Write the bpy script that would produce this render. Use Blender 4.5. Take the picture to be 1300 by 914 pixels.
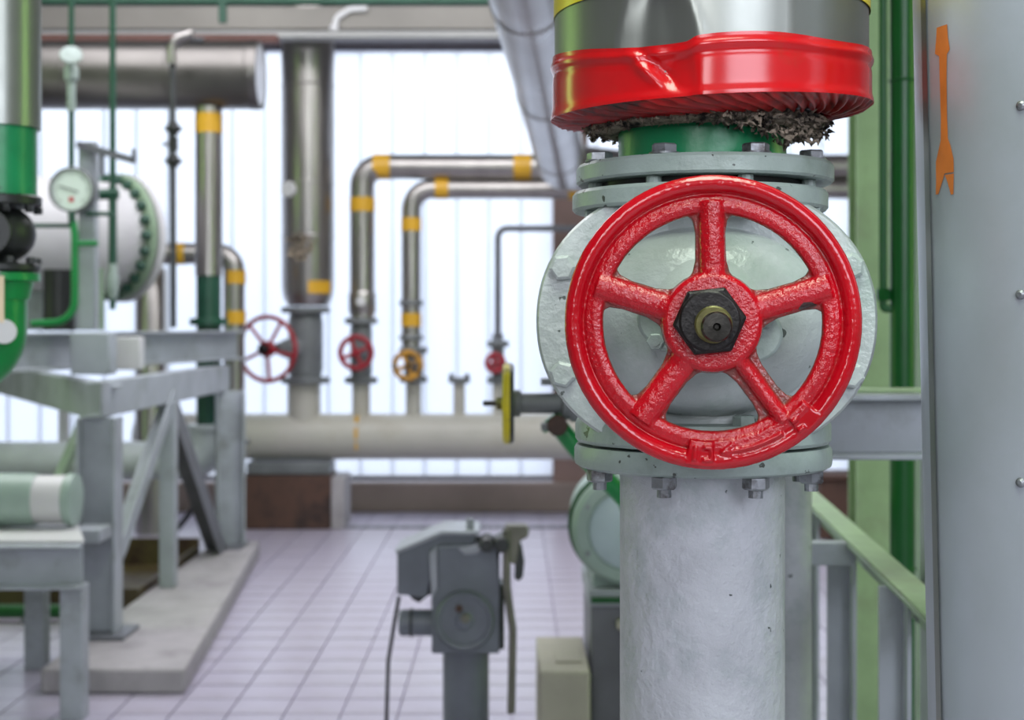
import bpy, bmesh, math, random
from mathutils import Vector, Matrix, Euler, noise

random.seed(7)
PI = math.pi
for o in list(bpy.data.objects):
    bpy.data.objects.remove(o)
SC = bpy.context.scene
COL = SC.collection

# ------------------------------------------------------------------ camera
F = 1805.0                     # focal length in pixels of a 1300 x 914 frame
CX, CY, EYE = 650.0, 412.0, 1.3
cam_d = bpy.data.cameras.new('camera')
cam_d.sensor_fit = 'HORIZONTAL'
cam_d.sensor_width = 36.0
cam_d.lens = F / 1300.0 * 36.0
cam_d.shift_y = -(457.0 - CY) / 1300.0
cam_d.clip_start = 0.05
cam_d.clip_end = 200
cam_d.dof.use_dof = True
cam_d.dof.focus_distance = 1.30
cam_d.dof.aperture_fstop = 7.0
cam = bpy.data.objects.new('camera', cam_d)
cam.location = (0, 0, EYE)
cam.rotation_euler = (PI / 2, 0, 0)
COL.objects.link(cam)
SC.camera = cam

# ------------------------------------------------------------------ world: bright overcast sky, grey ground
w = bpy.data.worlds.new('world')
SC.world = w
w.use_nodes = True
nt = w.node_tree
nt.nodes.clear()
tc = nt.nodes.new('ShaderNodeTexCoord')
sx = nt.nodes.new('ShaderNodeSeparateXYZ')
cr = nt.nodes.new('ShaderNodeValToRGB')
cr.color_ramp.elements[0].position = 0.46
cr.color_ramp.elements[0].color = (0.32, 0.35, 0.44, 1)
cr.color_ramp.elements[1].position = 0.59
cr.color_ramp.elements[1].color = (0.93, 0.97, 1.0, 1)
e_ = cr.color_ramp.elements.new(0.505)
e_.color = (0.41, 0.46, 0.58, 1)
mp = nt.nodes.new('ShaderNodeMapRange')
mp.inputs['From Min'].default_value = -1
mp.inputs['From Max'].default_value = 1
bg = nt.nodes.new('ShaderNodeBackground')
bg.inputs['Strength'].default_value = 1.75
out = nt.nodes.new('ShaderNodeOutputWorld')
nt.links.new(tc.outputs['Generated'], sx.inputs[0])
nt.links.new(sx.outputs['Z'], mp.inputs['Value'])
nt.links.new(mp.outputs[0], cr.inputs[0])
nt.links.new(cr.outputs[0], bg.inputs[0])
nt.links.new(bg.outputs[0], out.inputs[0])

# ------------------------------------------------------------------ lamps: daylight windows of the hall behind and beside the camera, plus an added fill
def area(name, loc, target, sx_, sy_, power, col):
    d = bpy.data.lights.new(name, 'AREA')
    d.shape = 'RECTANGLE'
    d.size, d.size_y = sx_, sy_
    d.energy = power
    d.color = col
    o = bpy.data.objects.new(name, d)
    o.location = loc
    o.rotation_euler = (Vector(target) - Vector(loc)).to_track_quat('-Z', 'Y').to_euler()
    COL.objects.link(o)
    return o
area('window_light_front', (1.9, -3.4, 2.9), (0.3, 2.0, 1.2), 2.6, 2.2, 112, (0.84, 0.88, 1.0))
area('window_light_front_left', (-1.0, -3.4, 2.7), (0.0, 2.0, 1.3), 1.0, 2.2, 46, (0.93, 0.95, 1.0))
area('window_light_left', (-4.6, 5.2, 2.3), (0.0, 4.0, 1.5), 0.6, 3.2, 26, (0.55, 1.0, 0.22))
area('window_light_right', (3.6, 3.2, 2.3), (-1.0, 2.9, 1.6), 0.5, 3.2, 22, (0.55, 1.0, 0.22))
area('skylight_front', (0.2, 0.5, 3.9), (0.25, 1.3, 0.0), 1.4, 2.0, 84, (0.87, 1.0, 0.84))
area('fill_light_back', (-0.6, 6.2, 4.05), (-0.6, 6.4, 0.0), 5.0, 3.0, 175, (0.95, 0.94, 1.0))  # added overhead fill that brightens the middle of the hall, no roof opening there

SC.view_settings.view_transform = 'Standard'
SC.view_settings.look = 'None'
SC.view_settings.gamma = 1.0
SC.view_settings.use_curve_mapping = False
SC.view_settings.exposure = 0.42

# ================================================================== helpers
def lin(c):
    return tuple((x / 255.0 / 12.92) if x / 255.0 <= 0.04045 else ((x / 255.0 + 0.055) / 1.055) ** 2.4 for x in c)

def at(px, py, Y):
    return Vector(((px - CX) / F * Y, Y, EYE - (py - CY) / F * Y))

def px(n, Y):
    return n / F * Y

def perp(a):
    a = a.normalized()
    t = Vector((0, 0, 1)) if abs(a.z) < 0.9 else Vector((1, 0, 0))
    u = a.cross(t).normalized()
    return u, a.cross(u).normalized()

class B:
    """collects verts and faces, then links them as one mesh object"""
    def __init__(self):
        self.v, self.f = [], []

    def add(self, vs, fs):
        n = len(self.v)
        self.v += [Vector(q) for q in vs]
        self.f += [tuple(i + n for i in q) for q in fs]
        return self

    def lathe(self, prof, p, axis=(0, 0, 1), seg=32, cap=True):
        p, axis = Vector(p), Vector(axis).normalized()
        u, q = perp(axis)
        vs, fs = [], []
        for r, t in prof:
            for k in range(seg):
                a = 2 * PI * k / seg
                vs.append(p + axis * t + (u * math.cos(a) + q * math.sin(a)) * max(r, 1e-5))
        m = len(prof)
        for i in range(m - 1):
            for k in range(seg):
                k2 = (k + 1) % seg
                fs.append((i * seg + k, i * seg + k2, (i + 1) * seg + k2, (i + 1) * seg + k))
        if cap:
            fs.append(tuple(range(seg)))
            fs.append(tuple((m - 1) * seg + k for k in range(seg)))
        return self.add(vs, fs)

    def cyl(self, p0, p1, r, seg=24, r2=None):
        p0, p1 = Vector(p0), Vector(p1)
        L = (p1 - p0).length
        return self.lathe([(r, 0), (r if r2 is None else r2, L)], p0, p1 - p0, seg)

    def disc(self, p, axis, r, h, seg=32, c=0.003):
        return self.lathe([(r - c, 0), (r, c), (r, h - c), (r - c, h)], p, axis, seg)

    def hexa(self, p, axis, r, h, rot=0.0, ch=0.15):
        p, axis = Vector(p), Vector(axis).normalized()
        u, q = perp(axis)
        vs = []
        for t, rr in ((0, r), (h * (1 - ch), r), (h, r * (1 - ch))):
            for k in range(6):
                a = 2 * PI * k / 6 + rot
                vs.append(p + axis * t + (u * math.cos(a) + q * math.sin(a)) * rr)
        fs = [tuple(range(6)), tuple(range(12, 18))]
        for i in (0, 6):
            for k in range(6):
                fs.append((i + k, i + (k + 1) % 6, i + 6 + (k + 1) % 6, i + 6 + k))
        return self.add(vs, fs)

    def tube(self, pts, r, bend=0.0, seg=20, bseg=7):
        pts = [Vector(q) for q in pts]
        path = [pts[0]]
        for i in range(1, len(pts) - 1):
            a, b, c = pts[i - 1], pts[i], pts[i + 1]
            d1, d2 = (a - b), (c - b)
            ang = d1.angle(d2)
            if bend <= 0 or ang > PI - 0.05:
                path.append(b)
                continue
            t = min(bend / math.tan(ang / 2), d1.length * 0.49, d2.length * 0.49)
            rr = t * math.tan(ang / 2)
            d1n, d2n = d1.normalized(), d2.normalized()
            cen = b + (d1n + d2n).normalized() * (rr / math.sin(ang / 2))
            s, e = b + d1n * t - cen, b + d2n * t - cen
            tot = s.angle(e)
            for k in range(bseg + 1):
                f = k / bseg
                path.append(cen + (s * math.sin((1 - f) * tot) + e * math.sin(f * tot)) / math.sin(tot))
        path.append(pts[-1])
        d = (path[1] - path[0]).normalized()
        u, q = perp(d)
        vs, fs = [], []
        for i, p in enumerate(path):
            if i == 0:
                t = d
            elif i == len(path) - 1:
                t = (path[i] - path[i - 1]).normalized()
            else:
                t = ((path[i + 1] - path[i]).normalized() + (path[i] - path[i - 1]).normalized()).normalized()
            u = (u - t * u.dot(t)).normalized()
            q = t.cross(u)
            for k in range(seg):
                a = 2 * PI * k / seg
                vs.append(p + (u * math.cos(a) + q * math.sin(a)) * r)
        for i in range(len(path) - 1):
            for k in range(seg):
                k2 = (k + 1) % seg
                fs.append((i * seg + k, i * seg + k2, (i + 1) * seg + k2, (i + 1) * seg + k))
        fs.append(tuple(range(seg)))
        fs.append(tuple((len(path) - 1) * seg + k for k in range(seg)))
        return self.add(vs, fs)

    def torus(self, c, axis, R, r, seg=40, s2=12):
        c, axis = Vector(c), Vector(axis).normalized()
        u, q = perp(axis)
        vs, fs = [], []
        for i in range(seg):
            a = 2 * PI * i / seg
            d = u * math.cos(a) + q * math.sin(a)
            for k in range(s2):
                b = 2 * PI * k / s2
                vs.append(c + d * (R + r * math.cos(b)) + axis * (r * math.sin(b)))
        for i in range(seg):
            for k in range(s2):
                i2, k2 = (i + 1) % seg, (k + 1) % s2
                fs.append((i * s2 + k, i2 * s2 + k, i2 * s2 + k2, i * s2 + k2))
        return self.add(vs, fs)

    def box(self, lo, hi):
        x0, y0, z0 = lo
        x1, y1, z1 = hi
        vs = [(x0, y0, z0), (x1, y0, z0), (x1, y1, z0), (x0, y1, z0), (x0, y0, z1), (x1, y0, z1), (x1, y1, z1), (x0, y1, z1)]
        return self.add(vs, [(0, 3, 2, 1), (4, 5, 6, 7), (0, 1, 5, 4), (1, 2, 6, 5), (2, 3, 7, 6), (3, 0, 4, 7)])

    def prism(self, poly, p0, p1, up=(0, 0, 1)):
        """poly in (side, up) coordinates swept from p0 to p1"""
        p0, p1, up = Vector(p0), Vector(p1), Vector(up)
        d = (p1 - p0).normalized()
        s = d.cross(up).normalized()
        uu = s.cross(d).normalized()
        n = len(poly)
        vs = [p0 + s * a + uu * b for a, b in poly] + [p1 + s * a + uu * b for a, b in poly]
        fs = [tuple(range(n)), tuple(range(n, 2 * n))]
        for k in range(n):
            k2 = (k + 1) % n
            fs.append((k, k2, n + k2, n + k))
        return self.add(vs, fs)

    def bar(self, p0, p1, wd, ht, up=(0, 0, 1)):
        a, b = wd / 2, ht / 2
        return self.prism([(-a, -b), (a, -b), (a, b), (-a, b)], p0, p1, up)

    def ibeam(self, p0, p1, wd, ht, t=0.012, up=(0, 0, 1)):
        a, b = wd / 2, ht / 2
        h = t / 2
        return self.prism([(-a, -b), (a, -b), (a, -b + t), (h, -b + t), (h, b - t), (a, b - t), (a, b), (-a, b), (-a, b - t), (-h, b - t), (-h, -b + t), (-a, -b + t)], p0, p1, up)

    def channel(self, p0, p1, wd, ht, t=0.010, up=(0, 0, 1), flip=False):
        a, b = wd, ht / 2
        pl = [(0, -b), (a, -b), (a, -b + t), (t, -b + t), (t, b - t), (a, b - t), (a, b), (0, b)]
        if flip:
            pl = [(-q, r) for q, r in pl]
        return self.prism(pl, p0, p1, up)

    def angle(self, p0, p1, wd, ht, t=0.008, up=(0, 0, 1), flip=False):
        pl = [(0, -ht), (t, -ht), (t, -t), (wd, -t), (wd, 0), (0, 0)]
        if flip:
            pl = [(-q, r) for q, r in pl]
        return self.prism(pl, p0, p1, up)

    def done(self, name, mat, parent=None, local=False, bevel=0.0, sharp=35, smooth=True):
        me = bpy.data.meshes.new(name)
        vs = self.v
        if parent is not None and not local:
            inv = MW[parent.name].inverted()
            vs = [inv @ q for q in vs]
        me.from_pydata([tuple(q) for q in vs], [], self.f)
        bm = bmesh.new()
        bm.from_mesh(me)
        bmesh.ops.recalc_face_normals(bm, faces=bm.faces)
        bm.to_mesh(me)
        bm.free()
        if smooth:
            for p in me.polygons:
                p.use_smooth = True
            me.set_sharp_from_angle(angle=math.radians(sharp))
        me.materials.append(mat)
        o = bpy.data.objects.new(name, me)
        COL.objects.link(o)
        MW[o.name] = Matrix.Identity(4)
        if parent is not None:
            o.parent = parent
            MW[o.name] = MW[parent.name].copy()
        if bevel > 0:
            m = o.modifiers.new('bevel', 'BEVEL')
            m.width = bevel
            m.segments = 2
            m.limit_method = 'ANGLE'
        return o

MW = {}

def thing(name, label, cat, loc=(0, 0, 0), rotz=0.0, group=None):
    o = bpy.data.objects.new(name, None)
    o.empty_display_size = 0.05
    COL.objects.link(o)
    o.location = loc
    o.rotation_euler = (0, 0, rotz)
    o['label'], o['category'] = label, cat
    if group:
        o['group'] = group
    MW[o.name] = Matrix.Translation(Vector(loc)) @ Matrix.Rotation(rotz, 4, 'Z')
    return o

def tag(o, label, cat, group=None):
    o['label'], o['category'] = label, cat
    if group:
        o['group'] = group
    return o

def struct(o):
    o['kind'] = 'structure'
    return o

# ================================================================== materials
def node_mat(name):
    m = bpy.data.materials.new(name)
    m.use_nodes = True
    n = m.node_tree
    b = n.nodes['Principled BSDF']
    t = n.nodes.new('ShaderNodeTexCoord')
    return m, n, b, t

def noise_tex(n, t, scale, detail=4.0, rough=0.55, vec=None, stretch=None):
    x = n.nodes.new('ShaderNodeTexNoise')
    x.inputs['Scale'].default_value = scale
    x.inputs['Detail'].default_value = detail
    x.inputs['Roughness'].default_value = rough
    src = t.outputs['Object']
    if stretch:
        mpn = n.nodes.new('ShaderNodeMapping')
        mpn.inputs['Scale'].default_value = stretch
        n.links.new(src, mpn.inputs['Vector'])
        src = mpn.outputs[0]
    n.links.new(src, x.inputs['Vector'])
    return x.outputs['Fac']

def ramp(n, fac, a, b):
    x = n.nodes.new('ShaderNodeMapRange')
    x.inputs['From Min'].default_value = a
    x.inputs['From Max'].default_value = b
    x.clamp = True
    n.links.new(fac, x.inputs['Value'])
    return x.outputs[0]

def mixc(n, fac, c1, c2):
    x = n.nodes.new('ShaderNodeMix')
    x.data_type = 'RGBA'
    if hasattr(fac, 'default_value') or not isinstance(fac, (int, float)):
        n.links.new(fac, x.inputs['Factor'])
    else:
        x.inputs['Factor'].default_value = fac
    for c, s in ((c1, 6), (c2, 7)):
        if isinstance(c, tuple):
            x.inputs[s].default_value = (*c, 1)
        else:
            n.links.new(c, x.inputs[s])
    return x.outputs[2]

def bump(n, b, fac, strength, dist=0.002, prev=None):
    x = n.nodes.new('ShaderNodeBump')
    x.inputs['Strength'].default_value = strength
    x.inputs['Distance'].default_value = dist
    n.links.new(fac, x.inputs['Height'])
    if prev is not None:
        n.links.new(prev, x.inputs['Normal'])
    n.links.new(x.outputs[0], b.inputs['Normal'])
    return x.outputs[0]

def paint(name, rgb, rough=0.42, bscale=70, bstr=0.25, mottle=0.10, msc=9, chips=None, chip_at=0.70, chip_sc=26, dirt=None, dirt_at=(0.5, 0.72), dirt_sc=5, metal=0.0, spec=0.5, coat=0.0, bdist=0.002, grime=None):
    m, n, b, t = node_mat(name)
    c = lin(rgb)
    dark = tuple(q * (1 - 2.0 * mottle) for q in c)
    lite = tuple(min(1, q * (1 + 0.8 * mottle)) for q in c)
    col = mixc(n, ramp(n, noise_tex(n, t, msc), 0.3, 0.7), dark, lite)
    if dirt:
        col = mixc(n, ramp(n, noise_tex(n, t, dirt_sc, 8, 0.65), *dirt_at), col, lin(dirt))
    if grime:
        geo = n.nodes.new('ShaderNodeNewGeometry')
        col = mixc(n, ramp(n, geo.outputs['Pointiness'], grime[1], grime[2]), col, lin(grime[0]))
    if chips:
        col = mixc(n, ramp(n, noise_tex(n, t, chip_sc, 3, 0.5), chip_at, chip_at + 0.015), col, lin(chips))
    n.links.new(col, b.inputs['Base Color'])
    b.inputs['Roughness'].default_value = rough
    b.inputs['Metallic'].default_value = metal
    b.inputs['Specular IOR Level'].default_value = spec
    b.inputs['Coat Weight'].default_value = coat
    b.inputs['Coat Roughness'].default_value = 0.12
    if bstr > 0:
        p = bump(n, b, noise_tex(n, t, bscale, 3, 0.6), bstr, bdist)
        bump(n, b, noise_tex(n, t, bscale * 0.22, 2, 0.5), bstr * 0.6, bdist * 2.5, p)
    return m

def clad(name, rgb=(200, 202, 200), rough=0.24, stretch=(1, 1, 0.12), bstr=0.10, metal=1.0, sc=14):
    """thin metal sheet jacket with long soft streaks and small dents"""
    m, n, b, t = node_mat(name)
    c = lin(rgb)
    st = noise_tex(n, t, sc, 6, 0.6, stretch=stretch)
    col = mixc(n, ramp(n, st, 0.3, 0.7), tuple(q * 0.78 for q in c), c)
    n.links.new(col, b.inputs['Base Color'])
    b.inputs['Metallic'].default_value = metal
    rr = n.nodes.new('ShaderNodeMapRange')
    rr.inputs['To Min'].default_value = rough * 0.7
    rr.inputs['To Max'].default_value = rough * 1.5
    n.links.new(noise_tex(n, t, sc * 0.7, 5, 0.6), rr.inputs['Value'])
    n.links.new(rr.outputs[0], b.inputs['Roughness'])
    bump(n, b, noise_tex(n, t, sc * 0.35, 2, 0.4, stretch=stretch), bstr, 0.02)
    return m

M = {}
M['red'] = paint('red_enamel', (178, 4, 22), rough=0.15, bscale=160, bstr=0.10, mottle=0.12, msc=14, chips=(62, 46, 44), chip_at=0.70, chip_sc=19, dirt=(120, 40, 30), dirt_at=(0.60, 0.80), dirt_sc=11, bdist=0.0016, spec=0.6)
def wheel_grime():
    n = M['red'].node_tree
    b = n.nodes['Principled BSDF']
    t = [q for q in n.nodes if q.bl_idname == 'ShaderNodeTexCoord'][0]
    old = b.inputs['Base Color'].links[0].from_socket
    sp = n.nodes.new('ShaderNodeSeparateXYZ')
    n.links.new(t.outputs['Object'], sp.inputs[0])
    ad = n.nodes.new('ShaderNodeMath')
    ad.operation = 'MULTIPLY_ADD'
    n.links.new(noise_tex(n, t, 60, 4, 0.6), ad.inputs[0])
    ad.inputs[1].default_value = 0.006
    n.links.new(sp.outputs['Y'], ad.inputs[2])
    f = ramp(n, ad.outputs[0], -0.0008, 0.0030)
    n.links.new(mixc(n, f, old, lin((98, 62, 54))), b.inputs['Base Color'])
    # pebbled casting skin inside the smooth outer bead
    cv = n.nodes.new('ShaderNodeVectorMath')
    cv.operation = 'MULTIPLY'
    cv.inputs[1].default_value = (1, 0, 1)
    n.links.new(t.outputs['Object'], cv.inputs[0])
    ln = n.nodes.new('ShaderNodeVectorMath')
    ln.operation = 'LENGTH'
    n.links.new(cv.outputs[0], ln.inputs[0])
    mask = ramp(n, ln.outputs['Value'], 0.1145, 0.1115)
    ml = n.nodes.new('ShaderNodeMath')
    ml.operation = 'MULTIPLY'
    n.links.new(mask, ml.inputs[0])
    n.links.new(noise_tex(n, t, 210, 3, 0.6), ml.inputs[1])
    prev = b.inputs['Normal'].links[0].from_socket
    bump(n, b, ml.outputs[0], 0.65, 0.0022, prev)
wheel_grime()
M['red_sheet'] = paint('red_sheet_paint', (194, 14, 20), rough=0.19, bscale=30, bstr=0.05, mottle=0.07, msc=10, dirt=(150, 60, 40), dirt_at=(0.62, 0.85), dirt_sc=8, spec=0.6)
M['red_crimp'] = paint('red_crimped_edge', (178, 24, 28), rough=0.35, bscale=60, bstr=0.2, mottle=0.2, dirt=(52, 26, 24), dirt_at=(0.48, 0.66), dirt_sc=12)
M['red_back'] = paint('dark_red_paint', (150, 22, 38), rough=0.35, bstr=0.1, mottle=0.1)
M['valve'] = paint('grey_green_enamel', (178, 186, 184), rough=0.28, bscale=100, bstr=0.6, mottle=0.07, msc=12, chips=(86, 94, 90), chip_at=0.69, chip_sc=60, dirt=(140, 158, 148), dirt_at=(0.5, 0.75), dirt_sc=9)
M['flange'] = paint('flange_grey_green', (156, 170, 165), rough=0.36, bscale=110, bstr=0.4, mottle=0.09, msc=16, chips=(66, 72, 66), chip_at=0.665, chip_sc=75, dirt=(120, 135, 122), dirt_at=(0.5, 0.75), dirt_sc=12)
M['grey_pipe'] = paint('silver_grey_paint', (184, 187, 192), rough=0.34, bscale=80, bstr=0.95, mottle=0.06, msc=14, chips=(58, 64, 64), chip_at=0.725, chip_sc=55, dirt=(158, 166, 168), dirt_at=(0.5, 0.7), dirt_sc=16, bdist=0.003)
M['steel_bolt'] = paint('worn_bolt_steel', (150, 154, 158), rough=0.36, metal=0.6, bscale=160, bstr=0.3, mottle=0.2, msc=40, dirt=(58, 48, 44), dirt_at=(0.5, 0.66), dirt_sc=30)
M['nut_black'] = paint('oily_black_nut', (34, 31, 30), rough=0.38, metal=0.5, bscale=120, bstr=0.4, mottle=0.25, msc=40, dirt=(70, 24, 22), dirt_at=(0.62, 0.75), dirt_sc=30)
M['stem'] = paint('oily_stem_steel', (58, 56, 52), rough=0.32, metal=0.8, bscale=120, bstr=0.2, mottle=0.2, msc=60)
M['olive'] = paint('greasy_brass', (104, 100, 58), rough=0.4, metal=0.6, bstr=0.3, mottle=0.2, msc=60)
M['green'] = paint('green_enamel', (18, 132, 82), rough=0.34, bscale=80, bstr=0.25, mottle=0.10, msc=16, chips=(10, 76, 48), chip_at=0.68, chip_sc=36)
M['green_bright'] = paint('bright_green_enamel', (8, 130, 62), rough=0.30, bscale=60, bstr=0.12, mottle=0.08)
M['green_dark'] = paint('dark_green_enamel', (2, 80, 26), rough=0.33, bscale=60, bstr=0.08, mottle=0.08)
M['green_deep'] = paint('deep_green_paint', (28, 74, 56), rough=0.4, bscale=60, bstr=0.1, mottle=0.12)
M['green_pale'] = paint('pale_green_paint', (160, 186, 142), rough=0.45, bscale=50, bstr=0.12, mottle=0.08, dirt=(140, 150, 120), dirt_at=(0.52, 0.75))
M['frame'] = paint('grey_frame_paint', (164, 170, 177), rough=0.42, bscale=50, bstr=0.2, mottle=0.10, msc=5, dirt=(120, 126, 122), dirt_at=(0.52, 0.74), dirt_sc=4)
M['frame_dark'] = paint('dark_grey_frame_paint', (108, 110, 116), rough=0.45, bscale=50, bstr=0.2, mottle=0.12, msc=5)
M['frame_green'] = paint('green_grey_frame_paint', (138, 160, 134), rough=0.42, bscale=50, bstr=0.2, mottle=0.08, msc=5)
M['black'] = paint('black_iron', (32, 34, 34), rough=0.42, bscale=70, bstr=0.3, mottle=0.2)
M['rubber'] = paint('black_rubber', (24, 24, 28), rough=0.5, bstr=0.0)
M['cast_grey'] = paint('cast_grey_iron', (112, 116, 118), rough=0.45, bscale=60, bstr=0.4, mottle=0.15, msc=8)
M['act'] = paint('actuator_blue_grey', (112, 117, 128), rough=0.40, bscale=60, bstr=0.25, mottle=0.10, msc=8)
M['act_lite'] = paint('actuator_worn_edge', (168, 172, 180), rough=0.35, bscale=60, bstr=0.2, mottle=0.10, metal=0.3)
M['act_dark'] = paint('actuator_dark_metal', (58, 60, 62), rough=0.4, bstr=0.2, mottle=0.15)
M['rod'] = paint('bare_lever_metal', (124, 122, 112), rough=0.4, metal=0.4, bstr=0.2, mottle=0.15)
M['cream'] = paint('cream_grey_paint', (182, 180, 170), rough=0.45, bscale=30, bstr=0.15, mottle=0.06, msc=3, dirt=(160, 154, 140), dirt_at=(0.52, 0.75), dirt_sc=3)
M['vessel'] = paint('vessel_white_paint', (205, 204, 206), rough=0.42, bscale=30, bstr=0.08, mottle=0.05, msc=3)
M['white_pipe'] = paint('white_pipe_paint', (196, 204, 206), rough=0.36, bscale=40, bstr=0.1, mottle=0.05)
M['pump'] = paint('pump_pale_green', (152, 172, 162), rough=0.34, bscale=40, bstr=0.12, mottle=0.06)
M['pump_lite'] = paint('pump_cover_blue_grey', (176, 194, 198), rough=0.36, bscale=40, bstr=0.12, mottle=0.05)
M['yellow'] = paint('yellow_band_paint', (214, 164, 40), rough=0.4, bscale=40, bstr=0.05, mottle=0.06, msc=12)
M['yellow_worn'] = paint('worn_yellow_wheel', (214, 196, 30), rough=0.4, bscale=60, bstr=0.2, mottle=0.1, msc=20, dirt=(48, 48, 40), dirt_at=(0.50, 0.58), dirt_sc=16)
M['yellow_ochre'] = paint('worn_ochre_wheel', (196, 142, 40), rough=0.45, bscale=60, bstr=0.2, mottle=0.15, msc=20, dirt=(70, 60, 44), dirt_at=(0.50, 0.62), dirt_sc=12)
M['yellow_lemon'] = paint('lemon_yellow_paint', (228, 208, 32), rough=0.30, bscale=40, bstr=0.05, mottle=0.05)
M['orange'] = paint('orange_stencil_paint', (206, 118, 48), rough=0.5, bscale=60, bstr=0.1, mottle=0.10, msc=30)
M['rust'] = paint('rusty_brown', (96, 68, 56), rough=0.7, bscale=18, bstr=0.5, mottle=0.2, msc=4, dirt=(52, 38, 34), dirt_at=(0.45, 0.62), dirt_sc=4)
M['rust_beam'] = paint('rust_red_primer', (112, 76, 70), rough=0.6, bscale=20, bstr=0.2, mottle=0.12, msc=3)
M['olive_tray'] = paint('oily_olive_steel', (92, 82, 46), rough=0.5, bscale=18, bstr=0.3, mottle=0.2, msc=4, dirt=(54, 36, 26), dirt_at=(0.42, 0.6), dirt_sc=4)
M['concrete'] = paint('grey_concrete', (168, 164, 166), rough=0.7, bscale=40, bstr=0.4, mottle=0.08, msc=6, dirt=(142, 138, 140), dirt_at=(0.5, 0.7), dirt_sc=5)
M['concrete_lite'] = paint('beige_concrete', (176, 172, 158), rough=0.75, bscale=30, bstr=0.3, mottle=0.08, msc=5)
M['wall'] = paint('grey_wall_paint', (150, 146, 146), rough=0.7, bscale=20, bstr=0.2, mottle=0.06, msc=1.5)
M['wall_brown'] = paint('brown_brick_paint', (134, 112, 104), rough=0.7, bscale=12, bstr=0.3, mottle=0.1, msc=2)
M['sill'] = paint('brown_grey_sill', (140, 126, 118), rough=0.7, bscale=12, bstr=0.3, mottle=0.1, msc=2)
M['beam_grey'] = paint('brown_grey_beam', (148, 144, 138), rough=0.6, bscale=10, bstr=0.1, mottle=0.1, msc=1.5)
M['beam_lite'] = paint('light_grey_beam', (170, 170, 168), rough=0.6, bscale=10, bstr=0.1, mottle=0.08, msc=1.5)
M['lintel'] = paint('dark_lintel', (98, 92, 100), rough=0.6, bstr=0.1)
M['grout'] = paint('floor_grout', (180, 174, 190), rough=0.6, bscale=30, bstr=0.2, mottle=0.06, msc=2)
M['tile'] = paint('floor_tile_glaze', (188, 182, 200), rough=0.30, bscale=12, bstr=0.10, mottle=0.07, msc=0.9, dirt=(158, 150, 160), dirt_at=(0.48, 0.72), dirt_sc=1.6)
M['drain'] = paint('drain_iron', (112, 110, 120), rough=0.6, bstr=0.2, mottle=0.15)
M['paper'] = paint('cream_tag', (226, 206, 176), rough=0.6, bstr=0.0, mottle=0.03)
M['dial'] = paint('gauge_dial', (226, 238, 232), rough=0.4, bstr=0.0, mottle=0.01)
M['dial_red'] = paint('gauge_red_mark', (200, 40, 50), rough=0.5, bstr=0.0, mottle=0.01)
M['ink'] = paint('black_ink', (30, 34, 34), rough=0.5, bstr=0.0, mottle=0.01)
M['white_conduit'] = paint('white_conduit', (222, 222, 224), rough=0.4, bstr=0.0, mottle=0.03)
M['clad'] = clad('jacket_main', (146, 149, 144), 0.32, stretch=(1, 1, 0.15), bstr=0.06, sc=10, metal=0.78)
M['clad_far'] = clad('jacket_far', (172, 168, 164), 0.30, stretch=(1, 1, 0.2), bstr=0.25, sc=7)
M['clad_dull'] = clad('jacket_dull', (122, 119, 115), 0.34, stretch=(0.2, 1, 1), bstr=0.12, sc=6)
M['clad_big'] = clad('jacket_overhead', (176, 172, 170), 0.28, stretch=(1, 0.5, 1), bstr=0.55, sc=6)
M['clad_end'] = clad('duct_end_cap', (228, 230, 234), 0.4, stretch=(1, 1, 1), bstr=0.05, metal=0.4)
M['column'] = paint('column_sheet_metal', (176, 183, 191), rough=0.36, metal=0.35, bscale=8, bstr=0.10, mottle=0.05, msc=3, dirt=(158, 166, 168), dirt_at=(0.46, 0.72), dirt_sc=1.6, bdist=0.004)

def wool_mat():
    m, n, b, t = node_mat('mineral_wool')
    col = mixc(n, ramp(n, noise_tex(n, t, 45, 6, 0.7), 0.40, 0.64), lin((30, 26, 23)), lin((184, 168, 148)))
    n.links.new(col, b.inputs['Base Color'])
    b.inputs['Roughness'].default_value = 0.95
    bump(n, b, noise_tex(n, t, 160, 6, 0.75), 0.9, 0.004)
    return m
M['wool'] = wool_mat()

def glass_mat():
    """milky channel glass lit through by the sky outside"""
    m = bpy.data.materials.new('milky_channel_glass')
    m.use_nodes = True
    n = m.node_tree
    n.nodes.clear()
    o = n.nodes.new('ShaderNodeOutputMaterial')
    tr = n.nodes.new('ShaderNodeBsdfTranslucent')
    tr.inputs[0].default_value = (0.93, 0.96, 1.0, 1)
    tp = n.nodes.new('ShaderNodeBsdfTransparent')
    tp.inputs[0].default_value = (0.92, 0.95, 1.0, 1)
    gl = n.nodes.new('ShaderNodeBsdfGlossy')
    gl.inputs['Roughness'].default_value = 0.3
    a = n.nodes.new('ShaderNodeMixShader')
    a.inputs[0].default_value = 0.55
    c = n.nodes.new('ShaderNodeMixShader')
    c.inputs[0].default_value = 0.06
    n.links.new(tr.outputs[0], a.inputs[1])
    n.links.new(tp.outputs[0], a.inputs[2])
    n.links.new(a.outputs[0], c.inputs[1])
    n.links.new(gl.outputs[0], c.inputs[2])
    n.links.new(c.outputs[0], o.inputs[0])
    return m
M['glass'] = glass_mat()
M['joint'] = paint('pale_joint_strip', (214, 218, 226), rough=0.4, bstr=0.0, mottle=0.02)

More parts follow.
